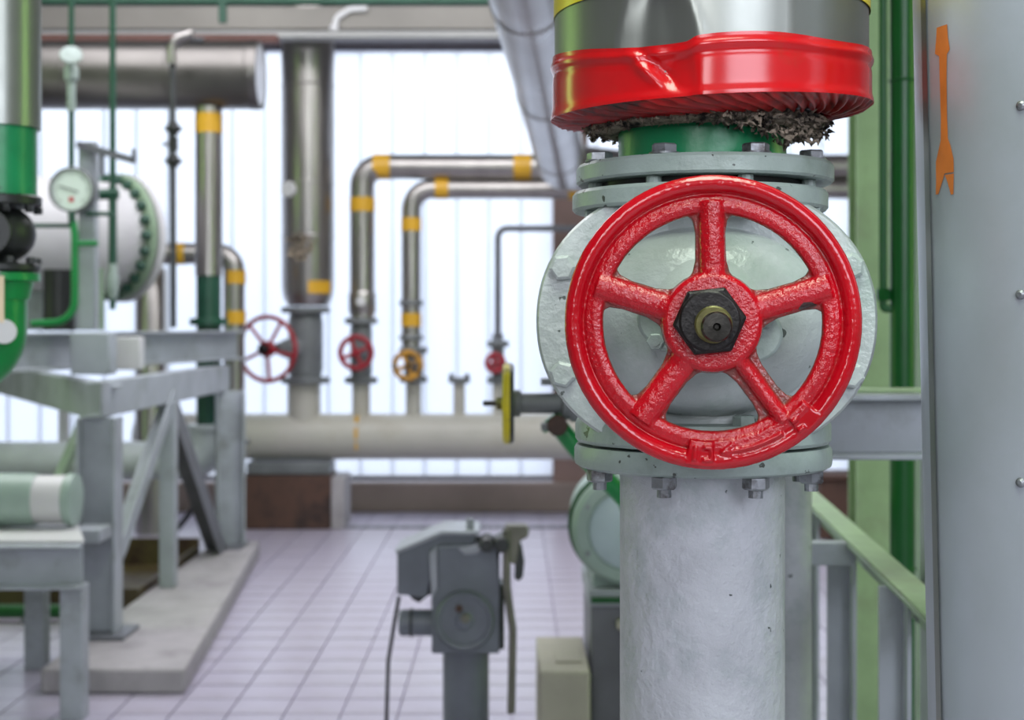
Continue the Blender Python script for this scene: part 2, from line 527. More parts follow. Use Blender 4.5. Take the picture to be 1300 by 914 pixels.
# ================================================================== the setting
X0, X1, YF, YB, ZC = -5.0, 3.8, -4.0, 10.0, 4.2
floor = struct(B().box((X0, YF, -0.10), (X1, YB + 0.2, -0.012)).done('floor', M['grout'], smooth=False))
T = 0.19
cells = []
ix0, ix1 = int(-4.2 / T), int(1.9 / T)
for i in range(ix0, ix1):
    for j in range(24, 52):
        x, y = (i + 0.5) * T, (j + 0.5) * T
        if y > 9.8:
            continue
        p = 650 + F * x / y
        vis = -1.62 < x < 1.0 and 130 < p < 800
        cells.append((0 if vis else 1, y, i, j))
cells.sort()
gt = 0.004
tile_me = None
rest = B()
for n_, (_, y, i, j) in enumerate(cells):
    lo = (i * T + gt, j * T + gt, -0.012)
    hi = ((i + 1) * T - gt, (j + 1) * T - gt, -0.001 + 0.0012 * random.random())
    if n_ < 300:
        if tile_me is None:
            o = B().box((-T / 2 + gt, -T / 2 + gt, -0.012), (T / 2 - gt, T / 2 - gt, 0.0)).done('tile', M['tile'], floor, smooth=False)
            tile_me = o.data
        else:
            o = bpy.data.objects.new('tile', tile_me)
            COL.objects.link(o)
            o.parent = floor
        o.location = ((i + 0.5) * T, (j + 0.5) * T, -0.0015 + 0.0012 * random.random())
        o.rotation_euler = (random.uniform(-.003, .003), random.uniform(-.003, .003), 0)
    else:
        rest.box(lo, hi)
o = rest.done('tile', M['tile'], floor, smooth=False)
o['kind'] = 'stuff'
struct(B().box((X0, YF, ZC), (X1, YB + 0.2, ZC + 0.1)).done('ceiling', M['wall'], smooth=False))
struct(B().box((X0 - 0.1, YF, -0.012), (X0, YB + 0.2, ZC)).done('wall_left', M['wall'], smooth=False))
struct(B().box((X1, YF, -0.012), (X1 + 0.1, YB + 0.2, ZC)).done('wall_right', M['wall'], smooth=False))
struct(B().box((X0, YF - 0.1, -0.012), (X1, YF, ZC)).done('wall_front', M['wall'], smooth=False))
# back wall: sill, lintel zone, brick pier between the two glazed bays, solid end
WZ0, WZ1 = 0.20, 3.27
WA0, WA1 = -4.55, 0.29
WB0, WB1 = 0.53, 2.42
wb = B()
wb.box((X0, YB, -0.012), (X1, YB + 0.2, 0.03))
wb.box((X0, YB, WZ1), (X1, YB + 0.2, ZC))
wb.box((X0, YB, 0.03), (WA0, YB + 0.2, WZ1))
wb.box((WB1, YB, 0.03), (X1, YB + 0.2, WZ1))
wall_back = struct(wb.done('wall_back', M['wall'], smooth=False))
struct(B().box((WA1, YB - 0.06, 0.03), (WB0, YB + 0.2, WZ1)).done('trim_1', M['wall_brown'], bevel=0.01))
struct(B().box((X0 + .01, YB - 0.14, 0.0), (X1 - .01, YB, WZ0)).done('trim_2', M['sill'], bevel=0.01))
struct(B().box((X0 + .01, YB - 0.08, WZ1), (X1 - .01, YB, WZ1 + 0.07)).done('trim_3', M['lintel'], bevel=0.008))

def window(n, xa, xb):
    f = B()
    f.box((xa, YB + 0.03, WZ0), (xb, YB + 0.15, WZ0 + 0.03))
    f.box((xa, YB + 0.03, WZ1 - 0.03), (xb, YB + 0.15, WZ1))
    fr = struct(f.done('window_%d' % n, M['lintel'], smooth=False))
    P = 0.227
    me, k = None, 0
    x = xb
    while x > xa + 0.02:
        a = max(xa, x - P)
        wdt = x - a
        if me is None or wdt < P - 1e-4:
            g = B()
            h = wdt / 2 - 0.003
            t = 0.007
            g.prism([(-h, 0), (h, 0), (h, 0.016), (h - t, 0.016), (h - t, t), (-h + t, t), (-h + t, 0.016), (-h, 0.016)], (0, 0, WZ0 + .03), (0, 0, WZ1 - .03), up=(0, 1, 0))
            o = g.done('glass_plank', M['glass'], fr, smooth=False)
            if me is None:
                me = o.data
        else:
            o = bpy.data.objects.new('glass_plank', me)
            COL.objects.link(o)
            o.parent = fr
        o.location = ((a + x) / 2, YB + 0.06, 0)
        jb = B().box((a - 0.003, YB + 0.061, WZ0 + .03), (a + 0.003, YB + 0.078, WZ1 - .03)).done('joint_strip', M['joint'], fr, smooth=False)
        x -= P
    return fr
window(1, WA0, WA1)
window(2, WB0, WB1)
# drain channel across the floor near the back wall
dr = thing('floor_drain', 'long dark drain channel in the floor before the glazed back wall', 'drain', (-0.4, 9.10, 0))
B().box((-2.0, 9.06, -0.001), (1.4, 9.17, 0.004)).done('channel', M['drain'], dr, smooth=False)
g = B()
for k in range(40):
    xx = -1.98 + k * 0.085
    g.box((xx, 9.07, 0.004), (xx + 0.05, 9.16, 0.009))
o = g.done('grate_bars', M['frame_dark'], dr, smooth=False)
o['kind'] = 'stuff'

# ================================================================== main gate valve
PXc = (891 - CX) / F * 1.5
AX = Vector((PXc, 1.5, 0))
# lower pipe with its flange
lp = thing('lower_pipe', 'thick silver-grey painted vertical pipe under the red-wheeled gate valve', 'pipe', (AX.x, AX.y, 0))
B().lathe([(0.0862, 0.0), (0.0862, 1.138), (0.0885, 1.150)], (AX.x, AX.y, 0), seg=64).done('pipe', M['grey_pipe'], lp)
B().lathe([(0.128, 1.151), (0.1335, 1.154), (0.1345, 1.158), (0.1345, 1.170), (0.132, 1.1745), (0.1, 1.1755)], (AX.x, AX.y, 0), seg=72).done('flange', M['flange'], lp)
B().lathe([(0.15, 0), (0.15, 0.015), (0.145, 0.02)], (AX.x, AX.y, 0), seg=40).done('base_flange', M['flange'], lp)
for k in range(8):
    a = PI / 8 + k * PI / 4 - 0.06
    q = Vector((AX.x + 0.1165 * math.sin(a), AX.y - 0.1165 * math.cos(a), 0))
    b = B().hexa((q.x, q.y, 1.1505), (0, 0, -1), 0.0135, 0.012, random.random())
    b.cyl((q.x, q.y, 1.1305), (q.x, q.y, 1.1850), 0.0072, 12)
    b.done('bolt', M['steel_bolt'], lp, sharp=25)

TH = -math.radians(5.4)
gv = thing('gate_valve', 'large grey-green gate valve with a bright red five-spoked handwheel facing forward', 'valve', (AX.x, AX.y, 1.3), TH)

def oval_ring(b, prof, cz, seg=96, p=2.15):
    """prof: (a, b, y) ovals about the local -Y axis"""
    vs, fs = [], []
    for a_, b_, y in prof:
        for k in range(seg):
            t = 2 * PI * k / seg
            c, s = math.cos(t), math.sin(t)
            vs.append((math.copysign(abs(c) ** (2 / p), c) * a_, y, cz + math.copysign(abs(s) ** (2 / p), s) * b_))
    for i in range(len(prof) - 1):
        for k in range(seg):
            k2 = (k + 1) % seg
            fs.append((i * seg + k, i * seg + k2, (i + 1) * seg + k2, (i + 1) * seg + k))
    fs.append(tuple(range(seg)))
    fs.append(tuple((len(prof) - 1) * seg + k for k in range(seg)))
    return b.add(vs, fs)

# body: oval trunk with two pipe nozzles
b = oval_ring(B(), [(0.156, 0.128, -0.036), (0.166, 0.137, -0.040), (0.168, 0.139, -0.046), (0.168, 0.139, -0.056), (0.166, 0.137, -0.0600)][::-1] + [(0.128, 0.108, -0.030), (0.125, 0.106, 0.03), (0.112, 0.098, 0.075), (0.07, 0.07, 0.10)], 0.0)
b.lathe([(0.098, 0.05), (0.094, 0.085), (0.095, 0.105), (0.102, 0.119)], (0, 0, 0), seg=56)
b.lathe([(0.098, -0.05), (0.094, -0.08), (0.094, -0.088), (0.098, -0.099)], (0, 0, 0), seg=56)
b.done('body', M['valve'], gv, local=True, sharp=40)
B().lathe([(0.10, 0.1175), (0.131, 0.118), (0.1335, 0.121), (0.1335, 0.135), (0.131, 0.1385), (0.1, 0.139)], (-0.003, 0, 0), seg=72).done('flange', M['flange'], gv, local=True)
B().lathe([(0.10, -0.123), (0.131, -0.1225), (0.1335, -0.119), (0.1335, -0.104), (0.131, -0.0985), (0.1, -0.098)], (0, 0, 0), seg=72).done('flange', M['flange'], gv, local=True)
B().lathe([(0.112, 0.1385), (0.112, 0.1462)], (0, 0, 0), seg=56).done('gasket', M['black'], gv, local=True)
B().lathe([(0.112, -0.1245), (0.112, -0.1222)], (0, 0, 0), seg=56).done('gasket', M['black'], gv, local=True)
# bonnet: oval cover flange with an oval dome and neck
b = oval_ring(B(), [(0.16, 0.131, -0.0612), (0.1675, 0.1385, -0.0618), (0.169, 0.140, -0.066), (0.169, 0.140, -0.080), (0.166, 0.137, -0.0855), (0.130, 0.105, -0.0870)], 0.004)
o = b.done('bonnet_flange', M['valve'], gv, local=True, sharp=50)
prof = []
for k in range(15):
    t = k / 14 * PI / 2 * 0.93
    prof.append((0.1215 * math.cos(t) ** 0.85, 0.0945 * math.cos(t) ** 0.85, -0.086 - 0.066 * math.sin(t)))
prof = [(0.1265, 0.0995, -0.0850)] + prof
b = oval_ring(B(), prof, 0.003, p=2.1)
b.done('bonnet', M['valve'], gv, local=True, sharp=60)
b = B().lathe([(0.062, -0.140), (0.051, -0.152), (0.043, -0.165), (0.043, -0.178), (0.040, -0.181)][::1], (0, 0, 0.002), (0, 1, 0), seg=40)
b.done('neck', M['valve'], gv, local=True)
b = B()
vs = []
gl_prof = []
for k in range(48):
    t = 2 * PI * k / 48
    rr = 0.036 + 0.032 * abs(math.cos(t - 0.2)) ** 3
    gl_prof.append((rr * math.cos(t), rr * 0.9 * math.sin(t) - 0.002))
b.prism([(x, z) for x, z in gl_prof], (0, -0.172, 0), (0, -0.187, 0))
b.done('gland_flange', M['flange'], gv, local=True, bevel=0.003)
for s in (-1, 1):
    b = B().hexa((0.050 * s, -0.186, 0.010 * s - 0.006), (0, -1, 0), 0.0085, 0.008)
    b.cyl((0.050 * s, -0.12, 0.010 * s - 0.006), (0.050 * s, -0.196, 0.010 * s - 0.006), 0.004, 12)
    b.done('gland_bolt', M['flange'], gv, local=True)
# bonnet bolts
sc_ = 1.42 / F
for k, (dx, dy) in enumerate(((-182, 68), (-182, -69), (182, 68), (182, -69), (-95, 137), (95, 137), (-93, -137), (93, -137))):
    b = B().hexa((dx * sc_ * 0.99, -0.0855, 0.004 + dy * sc_ * 0.99), (0, -1, 0), 0.0135, 0.010, random.random() * 2, ch=0.22)
    b.lathe([(0.0128, 0.0), (0.0122, 0.0015)], (dx * sc_ * 0.99, -0.0853, 0.004 + dy * sc_ * 0.99), (0, -1, 0), seg=20)
    b.done('bolt', M['valve'], gv, local=True, sharp=25)
for zz, up_ in ((0.1175, -1),):
    for k in range(8):
        a = PI / 8 + k * PI / 4 - 0.06
        q = (0.1165 * math.sin(a), -0.1165 * math.cos(a))
        b = B().hexa((q[0], q[1], zz), (0, 0, up_), 0.0125, 0.011, random.random())
        b.cyl((q[0], q[1], 0.112), (q[0], q[1], 0.1462), 0.0078, 12)
        b.done('stud_nut', M['flange'], gv, local=True, sharp=25)
    for k in range(8):
        a = PI / 8 + k * PI / 4 - 0.06
        q = (0.1165 * math.sin(a), -0.1165 * math.cos(a))
        B().hexa((q[0], q[1], -0.0985), (0, 0, 1), 0.0125, 0.010, random.random()).done('stud_nut', M['flange'], gv, local=True, sharp=25)

# --- handwheel: one casting, blended by a voxel remesh
HY = -0.230          # rim plane in front of the pipe axis
def ring_profile(b, prof, seg=160):
    vs, fs = [], []
    n = len(prof)
    for i in range(seg):
        a = 2 * PI * i / seg
        for r, y in prof:
            vs.append((r * math.cos(a), y, r * math.sin(a)))
    for i in range(seg):
        i2 = (i + 1) % seg
        for k in range(n):
            k2 = (k + 1) % n
            fs.append((i * n + k, i2 * n + k, i2 * n + k2, i * n + k2))
    return b.add(vs, fs)

def plate(b, poly, y0, y1):
    n = len(poly)
    vs = [(x, y0, z) for x, z in poly] + [(x, y1, z) for x, z in poly]
    fs = [tuple(range(n)), tuple(range(n, 2 * n))]
    for k in range(n):
        k2 = (k + 1) % n
        fs.append((k, k2, n + k2, n + k))
    return b.add(vs, fs)

wl = B()
# rim: fat outer bead, groove, then a flat band that rolls back at the inner edge
bead = []
for k in range(13):
    t = math.radians(-75 + k * 150 / 12 + 90)
    bead.append((0.1236 + 0.0082 * math.cos(t), -0.0020 - 0.0082 * math.sin(t)))
rim = [(0.1318, 0.006)] + bead + [(0.1158, -0.0030), (0.1145, -0.0022), (0.1128, -0.0040), (0.1045, -0.0062), (0.0990, -0.0048), (0.0966, -0.0008), (0.0985, 0.006), (0.104, 0.009), (0.122, 0.011)]
ring_profile(wl, rim)
ang = [math.radians(a) for a in (91, 17, -54, -126, 162)]
for i, a in enumerate(ang):
    c, s = math.cos(a), math.sin(a)
    def R2(u, v):
        return (u * c - v * s, u * s + v * c)
    outl = [(0.034, -0.024), (0.045, -0.0165), (0.056, -0.0138), (0.080, -0.0135), (0.091, -0.0155), (0.1005, -0.024), (0.104, -0.036)]
    poly = [R2(u, v) for u, v in outl] + [R2(0.108, 0)] + [R2(u, -v) for u, v in outl[::-1]]
    plate(wl, poly, -0.001, 0.008)
    # ridge along the spoke
    hw = (0.0115, 0.0118, 0.0075, 0.0125, 0.0118)[i]
    off = (-0.0015, 0.0, 0.0, 0.0, 0.0)[i]
    n = 9
    vs, fs = [], []
    m = 14
    for k in range(n):
        u = 0.030 + 0.078 * k / (n - 1)
        for j in range(m):
            t = 2 * PI * j / m
            x, z = R2(u, off + hw * math.cos(t))
            vs.append((x, -0.002 - 0.0085 * math.sin(t) - (0.003 if k < 2 else 0), z))
    for k in range(n - 1):
        for j in range(m):
            j2 = (j + 1) % m
            fs.append((k * m + j, k * m + j2, (k + 1) * m + j2, (k + 1) * m + j))
    fs.append(tuple(range(m)))
    fs.append(tuple((n - 1) * m + j for j in range(m)))
    wl.add(vs, fs)
wl.lathe([(0.030, 0.018), (0.041, 0.016), (0.046, 0.004), (0.044, -0.010), (0.0405, -0.0135), (0.028, -0.0140)][::-1], (0, 0, 0), (0, 1, 0), seg=64)
# cast marks on the lower part of the rim: square pad with a figure, long arrow, square pad
def arc_pad(r0, r1, a0, a1, y0, y1, n=10):
    poly = []
    for k in range(n + 1):
        a = math.radians(a0 + (a1 - a0) * k / n)
        poly.append((r1 * math.cos(a), r1 * math.sin(a)))
    for k in range(n + 1):
        a = math.radians(a1 + (a0 - a1) * k / n)
        poly.append((r0 * math.cos(a), r0 * math.sin(a)))
    plate(wl, poly, y0, y1)
def arc_ridge(r, a0, a1, rad, y, n=14, taper=True, dr=0.0):
    pts = []
    for k in range(n + 1):
        f = k / n
        a = math.radians(a0 + (a1 - a0) * f)
        rr = r + dr * f
        pts.append((rr * math.cos(a), y, rr * math.sin(a)))
    wl.tube(pts, rad, seg=8)
arc_pad(0.106, 0.128, -100.5, -89.5, -0.0105, 0.0)
arc_ridge(0.1225, -93.8, -91.0, 0.0019, -0.0112, 5)
arc_ridge(0.1115, -93.8, -91.0, 0.0019, -0.0112, 5)
wl.tube([(0.1115 * math.cos(math.radians(a)), -0.0112, 0.1115 * math.sin(math.radians(a))) for a in (-91.0, -90.4)] + [(0.117 * math.cos(math.radians(-90.2)), -0.0112, 0.117 * math.sin(math.radians(-90.2)))] + [(0.1225 * math.cos(math.radians(a)), -0.0112, 0.1225 * math.sin(math.radians(a))) for a in (-90.4, -91.0)], 0.0019, seg=8)
wl.tube([(r * math.cos(math.radians(-97.5)), -0.0112, r * math.sin(math.radians(-97.5))) for r in (0.111, 0.124)], 0.0018, seg=8)
arc_pad(0.1055, 0.127, -52, -41, -0.0105, 0.0)
arc_ridge(0.113, -52.0, -49.0, 0.0018, -0.0112, 5)
arc_ridge(0.122, -52.0, -49.0, 0.0018, -0.0112, 5)
arc_pad(0.1055, 0.126, -88.5, -53, -0.0085, 0.0, 18)
arc_ridge(0.1155, -86, -58, 0.0024, -0.0088)
arc_ridge(0.1225, -84, -66, 0.0017, -0.0088)
arc_ridge(0.1155, -86, -80, 0.0018, -0.0088, 6, dr=0.006)
arc_ridge(0.1155, -86, -80, 0.0018, -0.0088, 6, dr=-0.006)
hw_o = wl.done('handwheel', M['red'], gv, local=True)
hw_o.location = (0, HY, 0.002)
MW[hw_o.name] = MW[gv.name] @ Matrix.Translation((0, HY, 0.002))
md = hw_o.modifiers.new('cast', 'REMESH')
md.mode = 'VOXEL'
md.voxel_size = 0.0011
md.use_smooth_shade = True
md = hw_o.modifiers.new('soften', 'SMOOTH')
md.factor = 0.5
md.iterations = 3
tx = bpy.data.textures.new('cast_pebble', 'CLOUDS')
tx.noise_scale = 0.0055
tx.noise_depth = 2
md = hw_o.modifiers.new('pebble', 'DISPLACE')
md.texture = tx
md.texture_coords = 'LOCAL'
md.strength = 0.00045
md.mid_level = 0.5
b = B().hexa((-0.003, -0.0125, 0.001), (0, -1, 0), 0.0325, 0.014, math.radians(66), ch=0.10)
b.lathe([(0.0275, 0.0), (0.026, 0.0025)], (-0.003, -0.0262, 0.001), (0, -1, 0), seg=40)
b.done('hub_nut', M['nut_black'], hw_o, local=True, sharp=20, bevel=0.0012)
B().lathe([(0.0165, 0.0), (0.0165, 0.004), (0.0150, 0.0055)], (0, -0.0285, -0.002), (0, -1, 0), seg=36).done('washer', M['olive'], hw_o, local=True)
B().lathe([(0.0132, 0.0), (0.0132, 0.020), (0.0118, 0.0222), (0.0035, 0.0226), (0.0018, 0.0190)], (0.002, -0.0290, -0.004), (0, -1, 0), seg=36).done('stem_end', M['stem'], hw_o, local=True)
B().cyl((0, -0.14, 0), (0, HY, 0), 0.0135, 24).done('stem', M['stem'], gv, local=True)

# --- upper pipe: green spool, flange, bolts, sheet jacket with yellow band and red end collar
up = thing('insulated_pipe', 'green pipe in a shiny metal jacket with red end collar above the gate valve', 'pipe', (AX.x, AX.y, 1.446))
B().lathe([(0.0878, 1.463), (0.0878, 2.2)], (AX.x, AX.y, 0), seg=64).done('pipe', M['green'], up)
B().lathe([(0.1, 1.4462), (0.132, 1.4466), (0.1345, 1.449), (0.1345, 1.463), (0.132, 1.4665), (0.095, 1.4675)], (AX.x + 0.002, AX.y, 0), seg=72).done('flange', M['flange'], up)
for k in range(8):
    a = PI / 8 + k * PI / 4 - 0.06
    q = (AX.x + 0.1165 * math.sin(a), AX.y - 0.1165 * math.cos(a))
    b = B().hexa((q[0], q[1], 1.4668), (0, 0, 1), 0.0135, 0.0105, random.random() * 2)
    b.lathe([(0.0155, 0), (0.015, 0.002)], (q[0], q[1], 1.4668), seg=18)
    b.done('bolt', M['steel_bolt'], up, sharp=25)
JX, JR = AX.x + 0.0085, 0.1635
def gau(x, c, s):
    return math.exp(-((x - c) / s) ** 2)
def sheet(r_of, z0, z1, nz, na=220):
    vs, fs = [], []
    for i in range(nz + 1):
        z = z0 + (z1 - z0) * i / nz
        for k in range(na):
            a = 2 * PI * k / na             # 0 faces the camera, positive to the right
            dz, r = r_of(a if a < PI else a - 2 * PI, z)
            vs.append((JX + r * math.sin(a), AX.y - r * math.cos(a), z + dz))
    for i in range(nz):
        for k in range(na):
            k2 = (k + 1) % na
            fs.append((i * na + k, i * na + k2, (i + 1) * na + k2, (i + 1) * na + k))
    return vs, fs
def collar_z(a):
    za = 1.5220 + 0.0070 * math.sin(a) - 0.005 * math.cos(a)
    lap = 1 / (1 + math.exp(-(a + 0.235) / 0.012))
    zb = 1.580 - 0.0065 * math.cos(a) - 0.009 * gau(a, -0.62, 0.35) + 0.0040 * (lap - 0.5) * gau(a, -0.2, 0.5) + 0.0012 * math.sin(7 * a)
    return za, zb
def collar_r(a, z):
    f = (z - 1.516) / 0.064                         # 0 bottom, 1 top
    za, zb = collar_z(a)
    r = 0.1660 + 0.0020 * gau(f, 0.84, 0.06) - 0.0010 * gau(f, 0.70, 0.06)
    r += 0.0020 * gau(f, 0.03, 0.10)
    # rolled step where the sheet laps over, and a crushed dent to its left
    lap = 1 / (1 + math.exp(-(a + 0.235 + 0.04 * (f - 0.5)) / 0.008))
    r += 0.0036 * (lap - 0.5) * gau(a, -0.2, 0.45)
    r -= 0.0085 * gau(a, -0.36, 0.10) * gau(f, 0.55, 0.38)
    crease = -0.62 + 0.30 * (1 - f)
    r += 0.0050 * gau(a, crease - 0.03, 0.045) * gau(f, 0.55, 0.32)
    r -= 0.0055 * gau(a, crease + 0.06, 0.035) * gau(f, 0.6, 0.35)
    return za + (zb - za) * f - z, r
def jacket_r(a, z):
    r = JR + 0.0005 * math.sin(3 * a + 1)
    d = max(0.0, 1 - max(0, z - 1.575) / 0.060)
    # buckled patch left of centre: a rounded arch pressed into the sheet
    hw_ = 0.05 + 0.17 * d ** 0.5
    k_ = max(0.0, min(1.0, 1.25 - abs(a + 0.46) / hw_))
    k_ = k_ * k_ * (3 - 2 * k_) * min(1.0, d * 4)
    r -= 0.0080 * k_
    r += 0.0016 * gau(abs(a + 0.46), hw_ * 1.2, 0.035) * min(1.0, d * 3)
    r += 0.0008 * gau(a, 0.35, 0.04)
    if z < 1.585:
        za, zb = collar_z(a)
        f = max(0, min(1, (z - za) / (zb - za)))
        r = min(r, collar_r(a, 1.516 + 0.064 * f)[1] - 0.0015)
    return 0, r
vs, fs = sheet(jacket_r, 1.540, 1.80, 60)
n = len(vs)
b = B().add(vs, fs)
b.lathe([(JR, 1.80), (JR, ZC)], (JX, AX.y, 0), seg=110, cap=False)
b.done('jacket', M['clad'], up, sharp=60)
b = B().lathe([(JR + 0.0012, 1.622), (JR + 0.0012, 1.74)], (JX, AX.y, 0), seg=110, cap=False)
b.done('yellow_band', M['yellow_lemon'], up)
vs, fs = sheet(collar_r, 1.516, 1.580, 26, 300)
col = B().add(vs, fs).done('end_collar', M['red_sheet'], up, sharp=60)
# crimped underside of the collar: slanting folds towards the pipe
na = 300
vs, fs = [], []
rows = [(0.1655 + 0.0022, 0.0), (0.160, -0.0025), (0.150, -0.004), (0.138, -0.006), (0.124, -0.007), (0.112, -0.004)]
for i, (r, dz) in enumerate(rows):
    for k in range(na):
        a = 2 * PI * k / na
        tw = (0.1655 - r) * 9.0
        fold = 0.0032 * (1 if i in (1, 2, 3, 4) else 0) * math.sin(54 * a)
        an = a if a < PI else a - 2 * PI
        cz = collar_r(an, 1.516)[0]
        rr = r if i else collar_r(an, 1.516)[1]
        ragged = 0.006 * noise.noise(Vector((a * 5, 3, 0))) if i >= 4 else 0
        vs.append((JX + (rr + ragged) * math.sin(a + tw), AX.y - (rr + ragged) * math.cos(a + tw), 1.516 + dz + fold + cz))
for i in range(len(rows) - 1):
    for k in range(na):
        k2 = (k + 1) % na
        fs.append((i * na + k, i * na + k2, (i + 1) * na + k2, (i + 1) * na + k))
B().add(vs, fs).done('crimped_edge', M['red_crimp'], col, sharp=80)
# frayed mineral wool around the pipe under the collar
b = B()
rw = random.Random(3)
for k in range(2600):
    a = rw.uniform(-PI, PI)
    wgt = 0.5 + 1.1 * gau(a, 0.75, 0.5)
    r = rw.uniform(0.089, 0.129)
    z = 1.510 - rw.random() ** 1.4 * 0.018 * wgt
    s = rw.uniform(0.0018, 0.0048) * (0.8 + 0.3 * wgt)
    c = Vector((JX - 0.004 + r * math.sin(a), AX.y - r * math.cos(a), z))
    # ragged tuft: a bent sliver of felted fibres
    d = Vector((rw.gauss(0, 1), rw.gauss(0, 1), rw.gauss(-0.5, 0.7))).normalized() * s * rw.uniform(1.0, 2.4)
    u, q = perp(d)
    m = c + d * 0.5 + u * s * rw.uniform(-.6, .6)
    wd = s * rw.uniform(0.25, 0.6)
    vs = [c + u * wd, c - u * wd * .5 + q * wd, c - u * wd * .5 - q * wd, m + u * wd * .8, m - u * wd * .4 + q * wd * .8, m - u * wd * .4 - q * wd * .8, c + d]
    b.add(vs, [(0, 1, 2), (0, 1, 4, 3), (1, 2, 5, 4), (2, 0, 3, 5), (3, 4, 6), (4, 5, 6), (5, 3, 6)])
b.lathe([(0.124, 1.512), (0.119, 1.5035), (0.102, 1.499), (0.089, 1.503)], (JX - 0.003, AX.y, 0), seg=60, cap=False)
wool = b.done('frayed_insulation', M['wool'], up, smooth=False)
wool['kind'] = 'stuff'

# ================================================================== right foreground column
YC = 1.40
ctop, cbot = (1165 - CX) / F * YC, (1183 - CX) / F * YC
RC = 0.150
def col_x(z):
    z_t, z_b = EYE + 412 / F * YC, EYE - 413 / F * YC
    return cbot + (ctop - cbot) * (z - z_b) / (z_t - z_b) + RC * 1.006
cl = thing('jacketed_column', 'broad blue-grey sheet-metal pipe column with an orange arrow, at the right edge', 'pipe', (col_x(0), YC, 0))
B().cyl((col_x(0), YC, 0), (col_x(ZC), YC, ZC), RC, 96).done('jacket', M['column'], cl)
axd = (Vector((col_x(1), YC, 1)) - Vector((col_x(0), YC, 0))).normalized()
def on_col(a, z, r):
    return Vector((col_x(z) + r * math.sin(a), YC - r * math.cos(a), z))
def col_ang(pxl, z):
    """angle on the column whose point shows at that picture column"""
    best = None
    for k in range(400):
        a = -1.45 + k * 1.6 / 400
        q = on_col(a, z, RC)
        e = abs(650 + F * q.x / q.y - pxl)
        if best is None or e < best[0]:
            best = (e, a)
    return best[1]
def col_z(py, a):
    q = on_col(a, 1.4, RC)
    return EYE - (py - CY) / F * q.y
# arrow: notched tail, slim shaft, blocky head
arrow_rows = [(36, 1190, 1203), (52, 1189, 1204), (69, 1187.5, 1206.5), (72, 1193, 1203), (100, 1193.5, 1202.5), (150, 1195, 1203), (178, 1195, 1204), (186, 1193, 1207), (205, 1189, 1211), (222, 1189, 1211.5)]
b = B()
vs, fs = [], []
NA = 6
for py, xa, xb in arrow_rows:
    a0 = col_ang(xa, 1.5)
    z = col_z(py, a0)
    a0, a1 = col_ang(xa, z), col_ang(xb, z)
    for k in range(NA + 1):
        vs.append(on_col(a0 + (a1 - a0) * k / NA, z, RC + 0.0006))
for i in range(len(arrow_rows) - 1):
    for k in range(NA):
        j = i * (NA + 1) + k
        fs.append((j, j + 1, j + NA + 2, j + NA + 1))
# two tails
for rows_ in ([(222, 1189, 1200), (232, 1189, 1197), (247, 1188.5, 1192)], [(222, 1200, 1211.5), (232, 1204, 1211), (247, 1208, 1211)]):
    n0 = len(vs)
    for py, xa, xb in rows_:
        z = col_z(py, col_ang(xa, 1.45))
        a0, a1 = col_ang(xa, z), col_ang(xb, z)
        vs += [on_col(a0, z, RC + 0.0006), on_col((a0 + a1) / 2, z, RC + 0.0006), on_col(a1, z, RC + 0.0006)]
    for i in range(2):
        for k in range(2):
            j = n0 + i * 3 + k
            fs.append((j, j + 1, j + 4, j + 3))
ar = b.add(vs, fs).done('painted_arrow', M['orange'], cl)
ar['label'] = 'orange arrow painted up the column'
for py in (129, 373, 617):
    z = EYE - (py - CY) / F * 1.26
    a = col_ang(1296, z)
    p = on_col(a, z, RC)
    nrm = Vector((math.sin(a), -math.cos(a), 0))
    B().lathe([(0.0048, 0), (0.0042, 0.002), (0.0020, 0.0036)], p - nrm * 0.0004, nrm, seg=16).done('rivet', M['steel_bolt'], cl)
# pale metal strip standing in for the rim highlight on the left flank
b = B()
vs, fs = [], []
for i in range(41):
    z = ZC * i / 40
    for a in (-1.50, -1.46, -1.42):
        vs.append(on_col(a, z, RC + 0.0016))
for i in range(40):
    for k in range(2):
        j = i * 3 + k
        fs.append((j, j + 1, j + 4, j + 3))
b.add(vs, fs).done('rim_highlight_strip', M['clad'], cl)

# ================================================================== right background
def vert(pxl, Y):
    return (pxl - CX) / F * Y

x = vert(1104, 4.3)
t = thing('steel_column', 'pale green steel column behind the gate valve, left of the dark green pipe', 'column', (x, 4.3, 0))
B().ibeam((x, 4.3, 0.012), (x, 4.3, ZC), 0.105, 0.105, 0.010, up=(0, 1, 0)).done('shaft', M['green_pale'], t)
B().box((x - .09, 4.21, 0), (x + .09, 4.39, 0.014)).done('base_plate', M['green_pale'], t)
x = vert(1145.5, 3.5)
t = thing('green_riser', 'thick dark green vertical pipe beside the blue-grey column', 'pipe', (x, 3.5, 0))
B().cyl((x, 3.5, 0), (x, 3.5, ZC), px(15.5, 3.5), 32).done('pipe', M['green_dark'], t)
for z in (0.7, 1.9):
    B().torus((x, 3.5, z), (0, 0, 1), px(15.7, 3.5), 0.004, 32, 8).done('weld', M['green_dark'], t)
B().lathe([(0.05, 0), (0.05, 0.02)], (x, 3.5, 0), seg=28).done('floor_collar', M['green_dark'], t)
x2 = vert(1121, 3.5)
t = thing('slim_green_pipe', 'slim green pipe running down beside the thick dark green riser', 'pipe', (x2, 3.5, 1.34))
zz = EYE - (392 - CY) / F * 3.5
B().tube([(x2, 3.5, ZC), (x2, 3.5, zz), (x - px(15, 3.5), 3.5, zz)], px(5.2, 3.5), bend=0.012, seg=16).done('pipe', M['green_dark'], t)
B().hexa((x2, 3.5, zz + 0.02), (0, 0, 1), px(9, 3.5), 0.03).done('coupling', M['green_dark'], t)
x = vert(1169, 3.9)
t = thing('grey_green_post', 'narrow grey-green steel post seen right beside the blue-grey column', 'post', (x, 3.9, 0))
